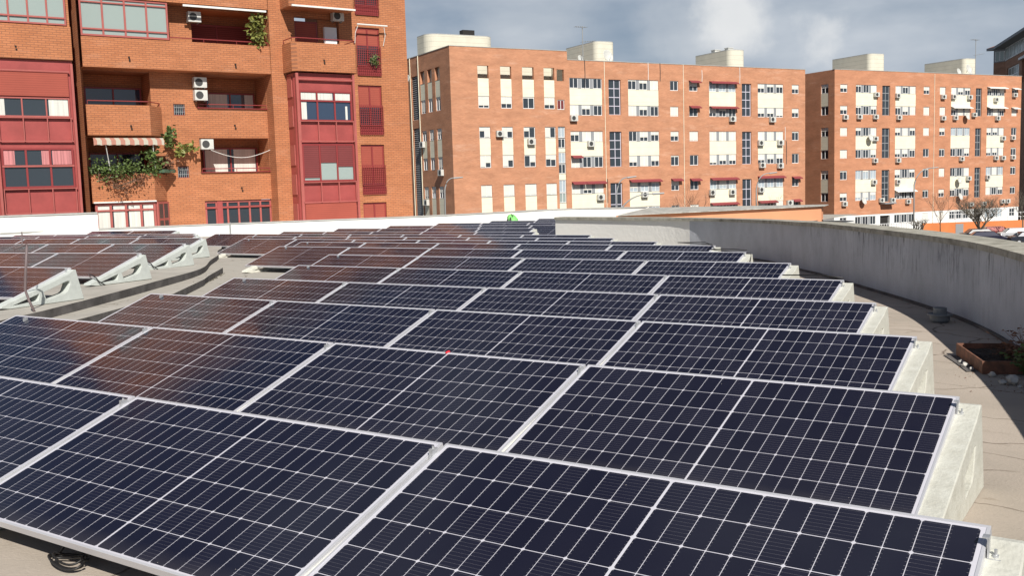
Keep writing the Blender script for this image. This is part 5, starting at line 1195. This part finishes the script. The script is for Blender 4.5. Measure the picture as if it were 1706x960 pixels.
# ---------------------------------------------------------------- street: terrace wall, railing, lamps, trees, cars
tw = thing('terrace_wall', 'bright orange terrace wall before the right building with dark hatch', 'wall')
w0, w1 = Vector((-25.6, 126.0)), Vector((-15.6, 134.2)); dv = (w1 - w0).normalized(); nn = Vector((dv.y, -dv.x))
def wq(s_, o_): p = w0 + dv * s_ + nn * o_; return (p.x, p.y)
ln = (w1 - w0).length
MB().prism([wq(0, 0), wq(ln + 6, 0), wq(ln + 6, -.3), wq(0, -.3)], GZ, -4.95).build('wall', M['orange2'], tw)
MB().prism([wq(4.2, .03), wq(5.2, .03), wq(5.2, .005), wq(4.2, .005)], GZ, -5.15).build('hatch', M['gdiv'], tw)
rl = MB()
for k in range(0, 22): x, y = wq(k * .85, -.15); rl.tube([(x, y, -4.95), (x, y, -3.95)], .035, 5)
for z in (-3.95, -4.5): a, b = wq(0, -.15), wq(ln + 5, -.15); rl.tube([(*a, z), (*b, z)], .035, 5)
o = rl.build('railing', M['wframe']); tag(o, 'pale metal railing on top of the orange terrace wall', 'railing')
wr = MB()
for k in range(0, 30): p = Vector((-33.2, 119.6)) + Vector((.6, .8)) * k * .38; wr.tube([(p.x, p.y, GZ), (p.x, p.y, -4.9)], .04, 4)
wr.tube([(-33.2, 119.6, -4.9), (-26.3, 128.7, -4.9)], .04, 4)
tag(wr.build('railing', M['wframe']), 'white upright bar fence before the entrance of the right building', 'fence')
def lamp(pts, r, label):
    base = pts[0]; o = thing('street_lamp', label, 'street lamp', Matrix.Translation((base[0], base[1], GZ)), 'street lamps')
    P = [(x - base[0], y - base[1], z - GZ) for x, y, z in pts]; P = [(0, 0, 0)] + P[1:]
    # smooth the arm
    Q = [P[0], P[1]]; n_ = 8; a, b, c = Vector(P[1]), Vector(P[2]), Vector(P[-1])
    for i in range(1, n_ + 1): t_ = i / n_; Q.append(tuple((1 - t_) ** 2 * a + 2 * t_ * (1 - t_) * Vector((b.x, b.y, c.z + .1)) + t_ * t_ * c))
    MB().tube(Q, r, 8, r * .6).build('pole', M['steel'], o, smooth=True)
    dirv = (c - Vector(Q[-3])).normalized(); h = MB(); h.tube([tuple(c - dirv * .1), tuple(c + dirv * .25), tuple(c + dirv * .6)], .07, 8, .05); h.build('lamp_head', M['steel'], o)
lamp([(-35.0, 63.7, 0), (-35.02, 63.76, .3), (-34.9, 63.9, 1.48), (-34.3, 64.4, 1.5)], .06, 'curved street lamp before the first stair window of the middle building')
lamp([(-27.8, 50.3, 0), (-27.75, 50.35, -.7), (-27.3, 50.7, .35), (-26.0, 51.6, .38)], .05, 'low curved street lamp arm just above the parapet in the middle')
lamp([(-29.75, 79.3, 0), (-29.76, 79.39, .2), (-29.6, 79.5, 1.5), (-28.8, 80.2, 1.56)], .06, 'curved street lamp near the right end of the middle building')
lamp([(-45.83, 56.4, 0), (-45.83, 56.48, .9), (-45.75, 56.6, 1.9), (-45.2, 57.0, 1.85)], .055, 'curved street lamp at the corner beside the left building')
lamp([(-24.5, 115.6, 0), (-24.54, 115.73, -.1), (-24.2, 116, 1.75), (-22.8, 117.0, 1.76)], .08, 'tall street lamp with long arm before the right building')
def tree(x, y, h, label, seed, tr_h=.3, spread=.5, mt='bark', depth=4, r0=.09, lean=0):
    q = random.Random(seed); o = thing('bare_tree', label, 'tree', Matrix.Translation((x, y, GZ)), 'bare trees in the street'); th = h * tr_h
    tm = MB(); tm.tube([(0, 0, 0), (.03 + lean * .5, 0, th * .5), (lean, .05, th)], r0, 8, r0 * .75); tm.build('trunk', M[mt], o)
    cm = MB()
    def br(p, d_, ln_, r, k):
        pts = [p]; pp = Vector(p); dd = Vector(d_)
        for i in range(3):
            dd = (dd + Vector((q.gauss(0, .13), q.gauss(0, .13), .07))).normalized(); pp = pp + dd * ln_ / 3; pts.append(tuple(pp))
        cm.tube(pts, r, 5 if k > 2 else 3, r * .5)
        if k <= 0: return
        for i in range(3 if k > 1 else 4):
            nd = (dd + Vector((q.gauss(0, spread), q.gauss(0, spread), q.uniform(-.1, .5)))).normalized(); s = Vector(pts[q.choice([1, 2, 3, 3])]); br(tuple(s), nd, ln_ * q.uniform(.6, .85), r * .55, k - 1)
    for i in range(5):
        a = 6.28 * i / 5 + q.random(); br((lean, .05, th * q.uniform(.85, 1)), (math.cos(a) * spread, math.sin(a) * spread, 1), (h - th) * .36, r0 * .55, depth)
    cm.build('crown', M[mt], o, fix=False)
tree(-32.4, 71.5, 7.8, 'thin bare reddish tree before the middle building', 5, .42, .55, 'bark', 4, .07)
tree(-28.75, 78.8, 7.1, 'small bare tree at the right end of the middle building', 6, .5, .45, 'bark', 3, .05)
tree(-22.55, 120.1, 6.3, 'slim bare tree before the orange terrace wall', 8, .35, .45, 'bark', 4, .06)
tree(-24.0, 115.5, 3.4, 'short gnarled bare tree beside the tall street lamp', 9, .35, .7, 'bark2', 3, .16)
tree(-18.4, 119.3, 5.9, 'dense dark leaning tree before the second stair window of the right building', 10, .22, .8, 'bark2', 6, .24, .25)
tree(-14.2, 122.2, 6.0, 'bare tree at the right edge before the right building', 12, .4, .6, 'bark2', 4, .08)
def car(x, y, rz, col, label, seed):
    o = thing('parked_car', label, 'car', Matrix.Translation((x, y, GZ)) @ Matrix.Rotation(rz, 4, 'Z'), 'cars parked in the street')
    pr = [(-2.1, .35), (-2.12, .75), (-1.9, .92), (-1.45, .98), (-.95, 1.40), (.75, 1.43), (1.35, 1.02), (2.0, .86), (2.12, .62), (2.1, .33)]
    b = MB(); n_ = len(pr); k = len(b.v)
    for s, sc_ in ((-.86, 1), (-.80, 1), (.80, 1), (.86, 1)):
        for (px, pz) in pr:
            yy = s * (.84 if pz > 1.1 else 1); b.v.append((px, yy, pz if abs(s) < .85 else pz - .02))
    for j in range(3):
        for i in range(n_): b.f.append((j * n_ + i, j * n_ + (i + 1) % n_, (j + 1) * n_ + (i + 1) % n_, (j + 1) * n_ + i))
    b.f.append(tuple(range(n_))); b.f.append(tuple(3 * n_ + i for i in range(n_)))
    b.build('body', mat('car_paint_' + str(seed), col, .25, .2, spec=.6), o, bevel=.03)
    w_ = MB()
    for s in (-.79, .79): w_.poly([(-1.3, s, 1.0), (1.2, s, 1.03), (.70, s * .93, 1.36), (-.9, s * .93, 1.34)])
    w_.poly([(1.33, -.7, 1.06), (1.33, .7, 1.06), (.82, .62, 1.42), (.82, -.62, 1.42)]); w_.poly([(-1.46, -.7, 1.01), (-1.46, .7, 1.01), (-1.0, .62, 1.39), (-1.0, -.62, 1.39)])
    w_.build('windows', M['paneblue'], o, fix=False)
    for cx in (-1.32, 1.32):
        for s in (-.8, .8):
            t_ = MB(); t_.tube([(cx, s - .1, .32), (cx, s + .1, .32)], .32, 16); wh = t_.build('wheel', M['rubber'], o)
            t_ = MB(); t_.tube([(cx, s - .105, .32), (cx, s + .105, .32)], .18, 12); t_.build('rim', M['alu'], wh)
    for s in (-.62, .62): MB().box(2.04, 2.14, s - .14, s + .14, .62, .76).build('headlight', M['panelit'], o, bevel=.02)
car(-18.3, 119.9, R(25), (.02, .02, .025), 'small dark car beneath the dense leaning tree, leftmost of the row', 1)
car(-16.9, 114.2, R(18), (.025, .025, .05), 'dark blue car nearest the grey wall, in the middle of the row', 2)
car(-14.6, 121.6, R(20), (.62, .63, .65), 'white silver car with bright roof behind the dark blue one', 3)
car(-12.6, 114.6, R(24), (.03, .035, .05), 'dark car at the right edge of the picture', 4)
car(-17.4, 124.8, R(20), (.35, .10, .09), 'reddish car behind the others, close to the orange wall', 5)

bpy.context.view_layer.update()
